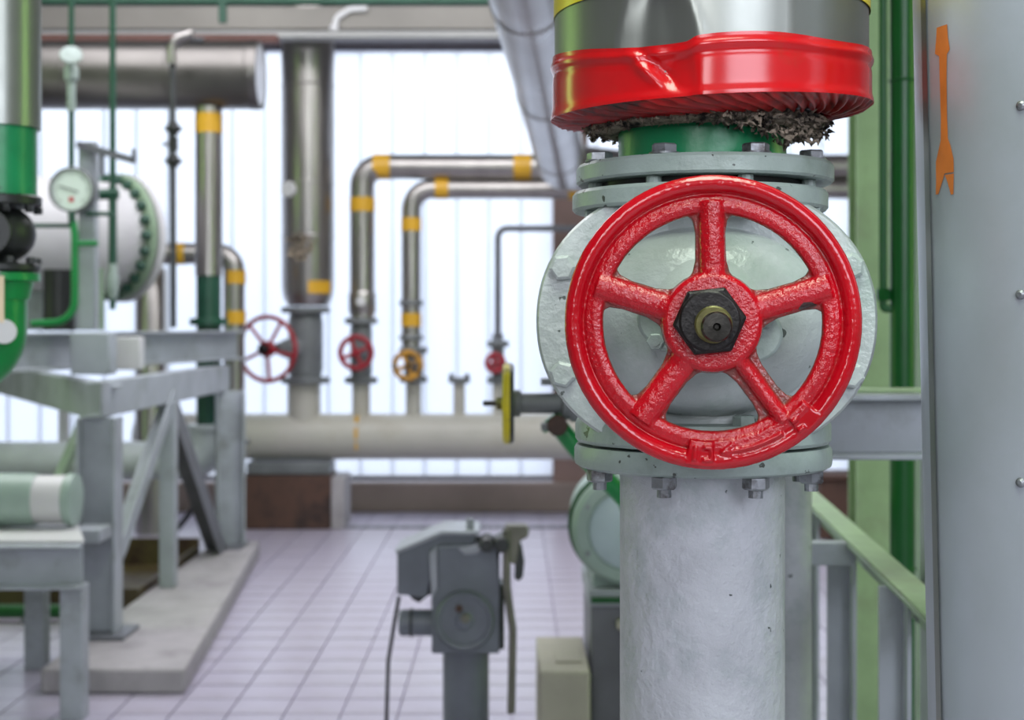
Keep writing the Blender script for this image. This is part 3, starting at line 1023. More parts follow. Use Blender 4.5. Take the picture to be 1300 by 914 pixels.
B().channel((x - 0.018, 3.9, 0.012), (x - 0.018, 3.9, ZC), 0.04, 0.06, 0.006, up=(0, 1, 0), flip=True).done('shaft', M['frame_green'], t)
B().box((x - .05, 3.84, 0), (x + .05, 3.96, 0.012)).done('base_plate', M['frame_green'], t)
# horizontal channel beam right of the valve
Yb = 2.45
z1 = EYE - (499 - CY) / F * Yb
z0 = EYE - (580 - CY) / F * Yb
xa, xb = vert(870, Yb), vert(1215, Yb)
t = thing('cross_beam', 'grey horizontal channel beam between the gate valve and the blue-grey column', 'beam', (xb, Yb, 0))
B().channel((xa, Yb, (z0 + z1) / 2), (xb, Yb, (z0 + z1) / 2), 0.06, z1 - z0, 0.010).done('beam', M['frame'], t, bevel=0.003)
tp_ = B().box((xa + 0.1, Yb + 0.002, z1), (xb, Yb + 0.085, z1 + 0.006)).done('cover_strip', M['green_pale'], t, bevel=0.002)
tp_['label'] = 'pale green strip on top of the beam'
B().bar((xb - 0.02, Yb + 0.04, 0), (xb - 0.02, Yb + 0.04, z0), 0.05, 0.05, up=(0, 1, 0)).done('post', M['frame'], t)
B().bar((xa + 0.05, Yb + 0.04, 0), (xa + 0.05, Yb + 0.04, z0), 0.05, 0.05, up=(0, 1, 0)).done('post', M['frame'], t)
# low angle-iron frame running away on the right
ZR = 0.86
pn, pf = Vector((0.665, 2.05, ZR)), Vector((0.80, 3.78, ZR))
t = thing('angle_iron_frame', 'low angle-iron frame with pale green top edges, lower right behind the pipe', 'frame', (0.7, 2.9, 0))
b = B().angle(pf, pn, 0.055, 0.065, 0.008, flip=False)
b.done('side_rail', M['frame_green'], t, bevel=0.002)
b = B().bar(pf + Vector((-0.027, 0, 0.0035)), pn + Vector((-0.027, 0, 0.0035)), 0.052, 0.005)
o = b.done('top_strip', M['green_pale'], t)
Yx = 2.86
b = B().angle((vert(930, Yx), Yx, ZR), (vert(1086, Yx), Yx, ZR), 0.045, 0.045, 0.007, flip=True)
b.done('cross_rail', M['frame'], t, bevel=0.002)
for (pxx, Yp, wd) in ((1080, 2.95, 0.05), (1148, 2.44, 0.045), (1035, 3.6, 0.05)):
    xx = vert(pxx, Yp)
    B().angle((xx, Yp, 0), (xx, Yp, ZR - 0.008), wd, wd, 0.007, up=(0, 1, 0)).done('leg', M['frame'], t)
# grey pipe stub behind the main pipe
x = vert(1000, 2.7)
t = thing('grey_pipe_stub', 'pale grey vertical pipe half hidden right behind the thick silver-grey pipe', 'pipe', (x, 2.7, 0))
B().cyl((x, 2.7, 0), (x, 2.7, 1.10), px(30, 2.7), 36).done('pipe', M['grey_pipe'], t)
B().disc((x, 2.7, 0.0), (0, 0, 1), px(42, 2.7), 0.02, 36).done('base_flange', M['flange'], t)
# rusty crate far behind
q = at(1075, 650, 8.6)
t = thing('rusty_block', 'small rust-brown block far behind the angle-iron frame, below the glazing', 'block', (q.x, 8.7, 0))
B().box((q.x - 0.16, 8.6, 0), (q.x + 0.22, 8.9, 0.36)).done('block', M['rust'], t, bevel=0.01)
B().box((q.x - 0.18, 8.58, 0.36), (q.x + 0.24, 8.92, 0.39)).done('cap', M['rust'], t, bevel=0.005)

# ================================================================== yellow-wheeled valve behind the main valve
Yy = 3.0
zc = EYE - (512 - CY) / F * Yy
t = thing('gate_valve', 'grey gate valve lying sideways with a yellow handwheel seen edge-on', 'valve', (vert(745, Yy), Yy, zc))
def vx(p):
    return vert(p, Yy)
wx = vx(644)
b = B().torus((wx, Yy, zc), (1, 0, 0), px(46, Yy), px(6, Yy), 48, 12)
for k in range(5):
    a = k * 2 * PI / 5 + 0.3
    b.cyl((wx, Yy, zc), (wx, Yy + px(46, Yy) * math.cos(a), zc + px(46, Yy) * math.sin(a)), px(4.2, Yy), 10)
b.disc((wx + px(7, Yy), Yy, zc), (-1, 0, 0), px(12, Yy), px(14, Yy), 24, 0.002)
wh = b.done('handwheel', M['yellow_worn'], t)
B().torus((wx + px(4, Yy), Yy, zc), (1, 0, 0), px(46, Yy), px(5, Yy), 48, 10).done('rim_back', M['act_dark'], wh)
B().hexa((wx - px(6, Yy), Yy, zc), (-1, 0, 0), px(9, Yy), px(8, Yy)).done('hub_nut', M['olive'], wh)
B().cyl((vx(613), Yy, zc), (vx(640), Yy, zc), px(3.4, Yy), 16).done('stem', M['stem'], t)
b = B().lathe([(px(17, Yy), 0), (px(17, Yy), px(8, Yy)), (px(13, Yy), px(10, Yy)), (px(13, Yy), px(60, Yy)), (px(21, Yy), px(63, Yy)), (px(21, Yy), px(72, Yy))], (vx(652), Yy, zc), (1, 0, 0), 32)
b.done('bonnet', M['cast_grey'], t)
b = B().lathe([(px(24, Yy), 0), (px(24, Yy), px(8, Yy))], (vx(724), Yy, zc), (1, 0, 0), 32)
b.lathe([(px(22, Yy), 0), (px(26, Yy), px(20, Yy)), (px(26, Yy), px(52, Yy)), (px(18, Yy), px(66, Yy))], (vx(730), Yy, zc), (1, 0, 0), 32)
b.done('body', M['cast_grey'], t)
for yy_, hh in ((484, 1), (541, -1)):
    q = at(700, yy_, Yy)
    b = B().box((q.x - 0.022, Yy - 0.02, q.z - 0.008), (q.x + 0.030, Yy + 0.02, q.z + 0.006))
    b.cyl((q.x + 0.012, Yy, q.z - 0.02), (q.x + 0.012, Yy, q.z + 0.022), 0.009, 12)
    b.done('clamp', M['cast_grey'], t)
B().disc((vx(707), Yy - 0.018, zc - px(27, Yy)), (0, -1, 0), px(13, Yy), 0.02, 20).done('brass_plug', M['rust'], t)
t2 = thing('green_elbow_pipe', 'green pipe bending down from the sideways valve behind the lower flange', 'pipe', (vx(800), Yy + 0.08, 0))
B().tube([at(700, 530, Yy) + Vector((0, .04, 0)), at(735, 574, Yy) + Vector((0, .04, 0)), at(800, 640, Yy + 0.04), at(805, 640, Yy + 0.04) + Vector((0, 0, -0.92))], px(12, Yy), bend=0.06, seg=24).done('pipe', M['green_bright'], t2)
B().lathe([(px(20, Yy), 0), (px(20, Yy), 0.012)], at(703, 534, Yy) + Vector((0, .04, 0)), at(735, 574, Yy) - at(700, 530, Yy), 28).done('flange', M['green_bright'], t2)

# ================================================================== electric motor on its pedestal behind the lower pipe
Ym = 4.2
mc = at(797, 672, Ym)
R = px(71, Ym)
t = thing('electric_motor', 'round pale green electric motor peeking out left of the silver-grey pipe', 'motor', (mc.x, Ym, 0.5))
b = B().lathe([(R * 0.70, -0.012), (R * 0.74, -0.018), (R * 0.92, -0.014), (R, 0.0), (R, 0.045), (R * .94, 0.05), (R * .94, 0.40), (R * .85, 0.43)], mc, (0, 1, 0), 64)
b.done('housing', M['pump'], t)
B().lathe([(R * 0.2, -0.03), (R * 0.62, -0.026), (R * 0.69, -0.018), (R * 0.69, 0.0)], mc, (0, 1, 0), 64).done('end_cover', M['pump_lite'], t)
for k in range(6):
    a = PI / 6 + PI * k / 3
    d = Vector((math.cos(a), 0, math.sin(a)))
    B().hexa(mc + d * (R * .83) + Vector((0, -0.016, 0)), (0, -1, 0), 0.008, 0.008).done('bolt', M['steel_bolt'], t)
B().disc(mc + Vector((-0.006, 0.06, 0.004)), (0, 1, 0), R * 1.02, 0.02, 56).done('green_ring', M['green_dark'], t)
zf = EYE - (748 - CY) / F * Ym
B().box((mc.x - 0.10, Ym + 0.04, zf), (mc.x + 0.10, Ym + 0.36, zf + 0.035)).done('foot', M['pump'], t, bevel=0.004)
t = thing('motor_pedestal', 'grey steel pedestal with a green rail carrying the pale green motor', 'pedestal', (mc.x, Ym, 0))
xl = vert(750, Ym)
B().box((xl, Ym, 0), (xl + 0.20, Ym + 0.42, zf - 0.05)).done('block', M['frame_dark'], t, bevel=0.006)
B().box((xl - 0.006, Ym - 0.01, zf - 0.05), (xl + 0.24, Ym + 0.43, zf)).done('top_plate', M['frame'], t, bevel=0.004)
B().box((xl + 0.0, Ym - 0.03, zf - 0.035), (xl + 0.24, Ym - 0.012, zf - 0.02)).done('green_rail', M['green_dark'], t)
B().box((xl + 0.075, Ym - 0.05, zf - 0.110), (xl + 0.20, Ym - 0.001, zf - 0.085)).done('ledge', M['concrete_lite'], t, bevel=0.003)
B().box((xl + 0.105, Ym - 0.035, 0.05), (xl + 0.16, Ym - 0.001, zf - 0.11)).done('dark_cover', M['act_dark'], t, bevel=0.003)
q0, q1 = at(684, 808, 4.0), at(762, 808, 4.0)
t = thing('concrete_plinth', 'beige concrete plinth on the floor left of the motor pedestal', 'plinth', (q0.x + 0.08, 4.1, 0))
B().box((q0.x, 4.0, 0), (xl - 0.012, 4.45, 0.324)).done('plinth', M['concrete_lite'], t, bevel=0.008)
B().box((q0.x + 0.05, 4.1, 0.324), (xl - 0.03, 4.3, 0.330)).done('pad', M['concrete_lite'], t, bevel=0.003)

# ================================================================== electric actuator on the floor, middle
Ya = 4.0
def ap(p, q, dy=0.0):
    return at(p, q, Ya) + Vector((0, dy, 0))
ac = at(590, 787, Ya)
t = thing('valve_actuator', 'blue-grey electric valve actuator with a round cover and lever, on the tiled floor', 'actuator', (ac.x, Ya + 0.1, 0))
def slab(pts, y0, y1, name, mat, par=None, bev=0.004):
    poly = [(at(p, q, Ya).x, at(p, q, Ya).z) for p, q in pts]
    b = B()
    plate(b, poly, Ya + y0, Ya + y1)
    return b.done(name, mat, par or t, bevel=bev)
slab([(556, 694), (630, 692), (634, 740), (634, 830), (548, 830), (548, 760), (556, 745)], 0.0, 0.20, 'gear_case', M['act'])
slab([(544, 704), (555, 694), (556, 752), (548, 768)], 0.005, 0.19, 'edge_plate', M['act_lite'])
slab([(503, 702), (560, 679), (601, 681), (601, 696), (554, 700), (545, 708), (546, 735), (541, 762), (503, 757)], 0.03, 0.22, 'control_box', M['act'])
slab([(500, 701), (560, 675), (608, 676), (608, 681), (561, 681), (503, 705)], 0.02, 0.23, 'control_lid', M['act_lite'], bev=0.003)
slab([(512, 755), (547, 738), (549, 758), (541, 762), (530, 771), (521, 766)], 0.06, 0.15, 'cable_gland', M['act_dark'])
slab([(582, 696), (606, 692), (612, 697), (606, 703), (590, 704)], -0.004, 0.03, 'lifting_lug', M['act_lite'], bev=0.002)
b = B().lathe([(px(38, Ya), 0.02), (px(38, Ya), -0.012), (px(35, Ya), -0.022), (px(31, Ya), -0.020), (px(30, Ya), -0.014), (px(12, Ya), -0.014), (px(9, Ya), -0.022), (px(3, Ya), -0.024)], ac, (0, 1, 0), 56)
cov = b.done('round_cover', M['act'], t)
B().hexa(at(583, 771, Ya) + Vector((0, -0.013, 0)), (0, -1, 0), px(5, Ya), 0.007).done('rusty_screw', M['rust'], cov)
B().disc(at(591, 783, Ya) + Vector((0, -0.018, 0)), (0, -1, 0), px(6, Ya), 0.010, 20).done('boss', M['rod'], cov)
b = B().lathe([(px(15, Ya), 0), (px(17, Ya), 0.006), (px(17, Ya), px(52, Ya))], at(504, 798, Ya) + Vector((0, 0.08, 0)), (1, 0, 0), 36)
b.done('motor', M['act'], t)
B().torus(at(520, 798, Ya) + Vector((0, 0.08, 0)), (1, 0, 0), px(17, Ya), 0.004, 32, 8).done('motor_band', M['act_dark'], t)
for pxx, rr in ((618, 9), (637, 10)):
    B().lathe([(px(rr, Ya), 0), (px(rr, Ya), 0.10), (px(rr * .8, Ya), 0.106)], at(pxx, 690, Ya) + Vector((0, 0.07, 0)), (0, -1, 0), 24).done('knob', M['act_dark'], t)
B().cyl(at(603, 692, Ya) + Vector((0, 0.08, 0)), at(655, 690, Ya) + Vector((0, 0.08, 0)), px(6, Ya), 16).done('shaft', M['act_dark'], t)
B().lathe([(px(5, Ya), 0), (px(5, Ya), px(20, Ya))], at(596, 682, Ya) + Vector((0, 0.06, 0)), (0, 0, 1), 16).done('terminal', M['act_lite'], t)
slab([(628, 700), (634, 700), (634, 745), (640, 750), (640, 830), (632, 830)], 0.05, 0.16, 'side_plate', M['act_dark'])
slab([(641, 668), (668, 668), (672, 674), (670, 683), (660, 688), (655, 718), (641, 714)], 0.01, 0.07, 'lever_head', M['rod'])
slab([(655, 690), (662, 692), (666, 715), (664, 735), (658, 740), (653, 736)], 0.02, 0.06, 'lever_hook', M['act_dark'])
B().tube([at(643, 672, Ya), at(643, 745, Ya), at(651, 800, Ya), at(649, 905, Ya)], px(5.2, Ya), bend=0.2, seg=14).done('lever_rod', M['rod'], t)
# neck, yoke and base below the picture's visible part
B().cyl((ac.x, Ya + 0.1, 0.02), (ac.x, Ya + 0.1, 0.40), px(30, Ya), 32).done('yoke', M['act'], t)
B().disc((ac.x, Ya + 0.1, 0.0), (0, 0, 1), px(52, Ya), 0.03, 40).done('base_flange', M['act'], t)
B().tube([at(503, 766, Ya) + Vector((0, 0.1, 0)), at(497, 800, Ya) + Vector((0, 0.1, 0)), at(489, 850, Ya) + Vector((0, 0.1, 0)), at(486, 950, Ya) + Vector((0, 0.1, 0)), (at(486, 950, Ya).x - 0.02, Ya + 0.2, 0.012)], px(2.6, Ya), bend=0.1, seg=10).done('cable', M['rubber'], t)

# ================================================================== back pipework, Y about 9.2
Yg = 9.2
def bx_(p):
    return vert(p, Yg)
def bz(q):
    return EYE - (q - CY) / F * Yg
def S(n):
    return px(n, Yg)
hz = bz(554)
hd = thing('header_pipe', 'fat cream horizontal header pipe along the glazed back wall', 'pipe', (0, Yg, hz))
B().lathe([(S(12), -0.05), (S(24), -0.03), (S(29), 0), (S(29), bx_(1030) - bx_(180)), (S(20), bx_(1030) - bx_(180) + .05)], (bx_(180), Yg, hz), (1, 0, 0), 48).done('pipe', M['cream'], hd)
for pxx, rad, top in ((386, 21, 487.2), (458.5, 11.5, 487.2), (525, 10, 486.2), (583, 7.5, 486.2), (632, 7, 487.2)):
    B().cyl((bx_(pxx), Yg, hz + S(15)), (bx_(pxx), Yg, bz(top)), S(rad), 28).done('stub', M['cream'], hd)
B().disc((bx_(583), Yg, bz(486)), (0, 0, 1), S(14), S(7), 28).done('stub_flange', M['cast_grey'], hd)
for sgn in (-1, 1):
    B().hexa((bx_(583 + 10 * sgn), Yg, bz(480)), (0, 0, 1), S(3.5), S(6)).done('bolt', M['cast_grey'], hd)
yd = B()
for i, (yy, ww) in enumerate(((534, 2.5), (548, 2.0), (562, 1.2))):
    a = math.asin(min(1, max(-1, (554 - yy) / 29.0)))
    yd.box((bx_(455) - S(ww), Yg - S(29) * math.cos(a) - 0.004, bz(yy + 7)), (bx_(455) + S(ww), Yg - S(29) * math.cos(a) + 0.05, bz(yy - 7)))
o = yd.done('yellow_drip', M['yellow'], hd)
pd_ = thing('pipe_pedestal', 'rust-brown pedestal block under the left end of the cream header pipe', 'pedestal', (bx_(380), Yg, 0))
B().box((bx_(310), 9.02, 0), (bx_(424), 9.40, bz(601))).done('rusty_block', M['rust'], pd_, bevel=0.01)
B().box((bx_(424) + .002, 9.03, 0), (bx_(441), 9.39, bz(603))).done('end_slab', M['concrete'], pd_, bevel=0.006)
B().box((bx_(318), 9.05, bz(600)), (bx_(422), 9.36, bz(584))).done('saddle', M['cast_grey'], pd_, bevel=0.01)

def wheel(b, c, axis, R, r, spokes, hub, rot=0.0):
    c, axis = Vector(c), Vector(axis).normalized()
    u, q = perp(axis)
    b.torus(c, axis, R, r, 44, 10)
    for k in range(spokes):
        a = 2 * PI * k / spokes + rot
        b.cyl(c, c + (u * math.cos(a) + q * math.sin(a)) * R, r * 0.8, 8)
    b.disc(c - axis * hub * 0.5, axis, hub, hub, 20, hub * 0.1)
    return b

def back_valve(pxx, y_top, y_bot, rb, rf, wheel_px, wheel_r, wmat, spokes, label, nut):
    x = bx_(pxx)
    zt, zb = bz(y_top), bz(y_bot)
    v = thing('gate_valve', label, 'valve', (x, Yg, zb), group='valves on the header pipe')
    h = zt - zb
    B().lathe([(S(rb) * .9, h * .08), (S(rb), h * .2), (S(rb), h * .8), (S(rb) * .9, h * .92)], (x, Yg, zb), seg=32).done('body', M['cast_grey'], v)
    for z, nm in ((zb + S(.5), 0), (zt - S(8.5), 1)):
        B().disc((x, Yg, z), (0, 0, 1), S(rf), S(8), 32, 0.006).done('flange', M['cast_grey'], v)
    wp = Vector((bx_(wheel_px[0]), Yg - S(rb) - wheel_px[2], bz(wheel_px[1])))
    mid = Vector((x, Yg, wp.z))
    d = (wp - mid)
    B().lathe([(S(rb) * .8, 0), (S(rb) * .55, d.length * 0.5), (S(rb) * .3, d.length * 0.75)], mid, d, 24).done('bonnet', M['cast_grey'], v)
    ax = (d.normalized() + Vector((0, -0.6, 0))).normalized() if abs(d.x) > 0.1 else Vector((0, -1, 0))
    wo = wheel(B(), wp, ax, S(wheel_r - 2.6), S(3.0 if wheel_r > 30 else 3.4), spokes, S(wheel_r * 0.24), 0.4).done('handwheel', wmat, v)
    B().hexa(wp + ax * S(wheel_r * 0.12), ax, S(wheel_r * .17), S(wheel_r * .2)).done('hub_nut', nut, wo)
    B().cyl(mid, wp, S(2.2), 12).done('stem', M['stem'], v)
    return v
back_valve(388, 389, 487, 22, 31, (349, 442, 0.18), 42, M['red_back'], 5, 'grey valve with a wide dark red handwheel, leftmost on the header pipe', M['nut_black'])
back_valve(458.5, 403, 487, 14, 21, (456, 447, 0.12), 22, M['red_back'], 4, 'small valve with a red handwheel, second from left on the header pipe', M['red_back'])
back_valve(525, 440, 486, 12, 18, (520, 463, 0.10), 19, M['yellow_ochre'], 4, 'small valve with a yellow handwheel, third from left on the header pipe', M['nut_black'])
back_valve(632, 432, 487, 8, 14, (629, 460, 0.08), 13, M['red_back'], 4, 'smallest valve with a little red handwheel, rightmost on the header pipe', M['red_back'])

# big riser
x = bx_(391)
t = thing('jacketed_riser', 'thickest metal-jacketed vertical pipe before the glazing, above the wide red handwheel', 'pipe', (x, Yg, bz(389)))
B().lathe([(S(26), bz(388)), (S(31), bz(378)), (S(33), bz(366)), (S(33.5), bz(200)), (S(33.5), ZC)], (x, Yg, 0), seg=48).done('jacket', M['clad_far'], t)
for yy in (110, 232, 300):
    B().torus((x, Yg, bz(yy)), (0, 0, 1), S(33.4), 0.006, 48, 8).done('seam', M['clad_far'], t)
a0 = [math.radians(q) for q in range(8, 66, 4)]
b = B()
vs, fs = [], []
for a in a0:
    for z in (bz(373), bz(357)):
        vs.append((x + S(33.9) * math.sin(a), Yg - S(33.9) * math.cos(a), z))
for k in range(len(a0) - 1):
    fs.append((2 * k, 2 * k + 2, 2 * k + 3, 2 * k + 1))
b.add(vs, fs).done('yellow_band', M['yellow'], t)
B().disc((bx_(372), Yg - S(28), bz(243)), (-0.35, -1, 0), S(10), 0.03, 28).done('inspection_cap', M['vessel'], t)
b = B()
for k in range(26):
    a = random.uniform(-0.35, 0.3)
    z = bz(random.gauss(312, 9))
    c = Vector((x + S(33.5) * math.sin(a), Yg - S(33.5) * math.cos(a), z))
    b.add([c + Vector((random.gauss(0, .03), random.gauss(-.005, .006), random.gauss(0, .03))) for _ in range(4)], [(0, 1, 2), (1, 2, 3), (0, 2, 3)])
o = b.done('torn_patch', M['wool'], t, smooth=False)
o['kind'] = 'stuff'

def band_on(b, p, axis, r, L):
    axis = Vector(axis).normalized()
    b.lathe([(r, 0), (r, L)], Vector(p) - axis * L / 2, axis, 32, cap=False)
    return b
# second pipe: riser, elbow, long horizontal run
x = bx_(460)
zh = bz(212)
t = thing('jacketed_pipe', 'jacketed pipe bending over the glazing, upper of the two horizontal runs', 'pipe', (x, Yg, bz(403)))
B().tube([(x, Yg, bz(403)), (x, Yg, zh), (bx_(1100), Yg, zh)], S(15.8), bend=S(24), seg=28).done('jacket', M['clad_far'], t)
B().lathe([(S(12), bz(404)), (S(17.5), bz(396)), (S(17.5), bz(374)), (S(16), bz(370))], (x, Yg, 0), seg=28).done('lower_sleeve', M['clad_far'], t)
B().disc((x, Yg - S(16), bz(383)), (0.1, -1, 0), S(6), 0.03, 20).done('inspection_cap', M['vessel'], t)
for p, ax in (((x, Yg, bz(260)), (0, 0, 1)), ((bx_(485), Yg, zh), (1, 0, 0)), ((bx_(663), Yg, zh), (1, 0, 0))):
    band_on(B(), p, ax, S(16.3), S(18 if ax[2] else 22)).done('yellow_band', M['yellow'], t)
# third pipe
x = bx_(522)
zh = bz(240)
t = thing('jacketed_pipe', 'thinner jacketed pipe bending down at the lower of the two horizontal runs', 'pipe', (x, Yg - 0.22, bz(440)))
B().tube([(x, Yg - 0.0, bz(440)), (x, Yg - 0.0, zh), (bx_(1100), Yg - 0.0, zh)], S(12.5), bend=S(26), seg=28).done('jacket', M['clad_far'], t)
for z in (bz(388), bz(432)):
    B().lathe([(S(14), 0), (S(16), S(3)), (S(14), S(7))], (x, Yg, z), (0, 0, 1), 28).done('clamp_ring', M['cast_grey'], t)
for p, ax in (((x, Yg, bz(285)), (0, 0, 1)), ((x, Yg, bz(406)), (0, 0, 1)), ((bx_(561), Yg, zh), (1, 0, 0)), ((bx_(730), Yg, zh), (1, 0, 0))):
    band_on(B(), p, ax, S(13), S(17)).done('yellow_band', M['yellow'], t)
# thin pipe
x = bx_(632)
t = thing('thin_pipe', 'thin dark grey pipe bending right above the smallest red-wheeled valve', 'pipe', (x, Yg, bz(432)))
B().tube([(x, Yg, bz(432)), (x, Yg, bz(290)), (bx_(745), Yg, bz(290))], S(4.2), bend=S(12), seg=16).done('pipe', M['frame_dark'], t)
B().hexa((x, Yg, bz(432)), (0, 0, 1), S(8), S(9)).done('union', M['frame_dark'], t)

# overhead pipe running from the back wall towards the viewer
p9, p5 = at(713, 212, 8.7), at(663, -36, 5.0)
dirv = (p9 - p5) / 3.7
p2 = p5 - dirv * 5.4
t = thing('overhead_pipe', 'broad dented metal-jacketed pipe sloping overhead towards the gate valve', 'pipe', p5)
b = B().tube([p2, p5, p9, p9 + Vector((0.5, 0.25, -0.02))], 0.142, bend=0.15, seg=40)
b.done('jacket', M['clad_big'], t)
for k in range(4):
    q = p9 - dirv * (0.5 + k * 1.45)
    B().torus(q, dirv, 0.1425, 0.005, 40, 8).done('seam', M['clad_big'], t)

# ceiling steelwork in front of the glazing head
def roof_bar(name, label, cat, ya, yb, Y, wd, mat, xa=-4.9, xb=3.7):
    za, zb = EYE - (ya - CY) / F * Y, EYE - (yb - CY) / F * Y
    o = tag(B().box((xa, Y, zb), (xb, Y + wd, za)).done(name, mat, bevel=0.008), label, cat, 'roof beams over the glazing')
    return o
roof_bar('roof_beam', 'brown-grey roof beam, upper of the horizontal beams over the glazing', 'beam', 8, 37, 8.75, 0.10, M['beam_grey'])
roof_bar('roof_beam', 'light grey roof beam, lower one right above the glazing head', 'beam', 39, 48, 8.70, 0.12, M['beam_lite'])
roof_bar('roof_beam', 'rust-red steel beam just above the thick horizontal duct', 'beam', 43, 54, 8.35, 0.10, M['rust_beam'], -4.9, vert(352, 8.35))
gz = EYE - (2 - CY) / F * 8.2
t = thing('green_ceiling_pipe', 'thin dark green horizontal pipe along the ceiling beams at the top', 'pipe', (-1.0, 8.2, gz))
B().cyl((-4.9, 8.2, gz), (1.5, 8.2, gz), px(5, 8.2), 16).done('pipe', M['green_deep'], t)
xh = vert(283, 8.2)
B().box((xh - .022, 8.18, EYE - (29 - CY) / F * 8.2), (xh + .022, 8.22, gz)).done('hanger', M['green_deep'], t)
t = thing('white_conduit', 'short white conduit bending along the roof beam', 'conduit', at(428, 24, 8.6))
B().tube([at(424, 36, 8.735), at(428, 22, 8.735), at(444, 12, 8.735), at(466, 11, 8.735)], px(4.2, 8.6), bend=0.05, seg=12).done('conduit', M['white_conduit'], t)
B().disc(at(424, 33, 8.735), (0, 0, -1), px(6, 8.6), 0.03, 16).done('cap', M['white_conduit'], t)

# ================================================================== left: horizontal duct, its drop pipe, slim pipes
Yd = 7.97
dz = EYE - (95.5 - CY) / F * Yd
Rd = px(43, Yd)
xe = vert(329, Yd)
t = thing('jacketed_duct', 'thick horizontal metal-jacketed duct with a bright round end, upper left', 'duct', (xe, Yd, dz))
B().lathe([(Rd, 0), (Rd, xe + 4.9), (Rd * .99, xe + 4.9)], (xe, Yd, dz), (-1, 0, 0), 56, cap=False).done('jacket', M['clad_dull'], t)
B().lathe([(Rd * .88, 0.004), (Rd * .93, 0.012), (Rd, 0.010), (Rd * 1.02, 0), (Rd * 1.02, -0.05), (Rd, -0.055)], (xe, Yd, dz), (1, 0, 0), 56).done('end_ring', M['clad_dull'], t)
B().lathe([(Rd * .3, 0.012), (Rd * .86, 0.008), (Rd * .88, 0.0)], (xe, Yd, dz), (1, 0, 0), 56).done('end_cap', M['clad_end'], t)
for p in (90, 218):
    B().torus((vert(p, Yd), Yd, dz), (1, 0, 0), Rd, 0.005, 56, 8).done('seam', M['clad_dull'], t)
xv = vert(265, Yd)
def dzv(q):
    return EYE - (q - CY) / F * Yd
t = thing('jacketed_drop_pipe', 'jacketed vertical pipe with yellow band and green foot under the duct', 'pipe', (xv, Yd, dzv(415)))
B().cyl((xv, Yd, dzv(350)), (xv, Yd, dz - Rd * .95), px(17, Yd), 32).done('jacket', M['clad_far'], t)
band_on(B(), (xv, Yd, dzv(157)), (0, 0, 1), px(17.5, Yd), px(25, Yd)).done('yellow_band', M['yellow'], t)
B().cyl((xv, Yd, dzv(542)), (xv, Yd, dzv(349)), px(15.5, Yd), 32).done('green_foot', M['green_deep'], t)
B().disc((xv, Yd, dzv(413)), (0, 0, 1), px(24, Yd), px(9, Yd), 32).done('flange', M['green_deep'], t)
zl = dzv(584)
B().tube([(xv, Yd, dzv(540)), (xv, Yd, zl), (-4.9, Yd - 0.35, zl + 0.02)], px(24, Yd), bend=0.16, seg=32).done('elbow_run', M['white_pipe'], t)
B().disc((xv, Yd, dzv(545)), (0, 0, 1), px(27, Yd), 0.03, 32).done('elbow_flange', M['white_pipe'], t)

# tank with bolted flange
Yt = 7.75
fc = at(150, 302, Yt)
td = Vector((-0.60, -0.80, 0.0)).normalized()          # from the flange towards the near end
Rf = px(80, Yt)
Rb = Rf * 0.86
t = thing('heat_exchanger', 'white horizontal vessel with a bolted end flange behind the round gauge', 'vessel', (fc.x, fc.y, fc.z - Rf))
B().lathe([(Rb, 0.0), (Rb, 2.2)], fc + td * 0.02, td, 64).done('shell', M['vessel'], t)
B().lathe([(Rf * .9, 0), (Rf, 0.01), (Rf, 0.05), (Rf * .9, 0.055)], fc, td, 64).done('flange', M['frame_green'], t)
B().lathe([(Rf * .2, 0.22), (Rf * .55, 0.17), (Rf * .82, 0.08), (Rf * .95, 0.052), (Rf * 1.02, 0.045), (Rf * 1.02, 0.003)], fc, -td, 64).done('end_dome', M['vessel'], t)
u_, q_ = perp(td)
for k in range(24):
    a = 2 * PI * k / 24
    p = fc + (u_ * math.cos(a) + q_ * math.sin(a)) * (Rf * .93)
    B().hexa(p + td * 0.05, td, 0.026, 0.035).done('bolt', M['green_deep'], t)
for L in (0.35, 1.3):
    p = fc + td * L
    bs = B()
    bs.box((p.x - 0.19, p.y - 0.04, 1.27), (p.x + 0.19, p.y + 0.04, fc.z - Rb * .8))
    bs.done('saddle', M['frame'], t, bevel=0.005)
q = at(75, 380, 6.9)
B().cyl((q.x, 6.9, 1.27), (q.x, 6.9, fc.z - Rb * .7), 0.075, 24).done('dark_gap_fill', M['black'], t)  # black cylinder standing in for the dark gap under the vessel

# platform (skid) of beams, posts and braces
Pn, Pf = Vector((-1.585, 5.55, 0)), Vector((-1.555, 7.74, 0))
A0, A1 = Vector((-2.45, 5.4, 0)), Vector((-1.60, 8.0, 0))
t = thing('steel_platform', 'grey steel platform of beams, posts and diagonal braces carrying the white vessel', 'platform', (-1.9, 6.6, 0))
def v3(v, z):
    return Vector((v.x, v.y, z))
A0 = Vector((-2.14, 5.55, 0))
A1 = Vector((-1.555, 8.0, 0))
B().channel(v3(A0, 1.186), v3(A1, 1.186), 0.07, 0.162, 0.012, flip=False).done('top_beam', M['frame'], t, bevel=0.004)
B().channel(v3(Pn, 1.008) + Vector((0, -.05, 0)), v3(Pf, 1.008) + Vector((0, .1, 0)), 0.07, 0.14, 0.012, flip=True).done('side_beam', M['frame'], t, bevel=0.004)
B().channel(Vector((-1.60, 5.60, 0.985)), Vector((-3.2, 8.3, 1.03)), 0.07, 0.15, 0.012).done('cross_beam', M['frame'], t, bevel=0.004)
q = at(103, 448, 6.2)
B().box((q.x, 6.05, q.z - 0.09), (q.x + 0.165, 6.17, q.z + 0.09)).done('bracket_box', M['frame'], t, bevel=0.006)
q = at(157, 448, 6.55)
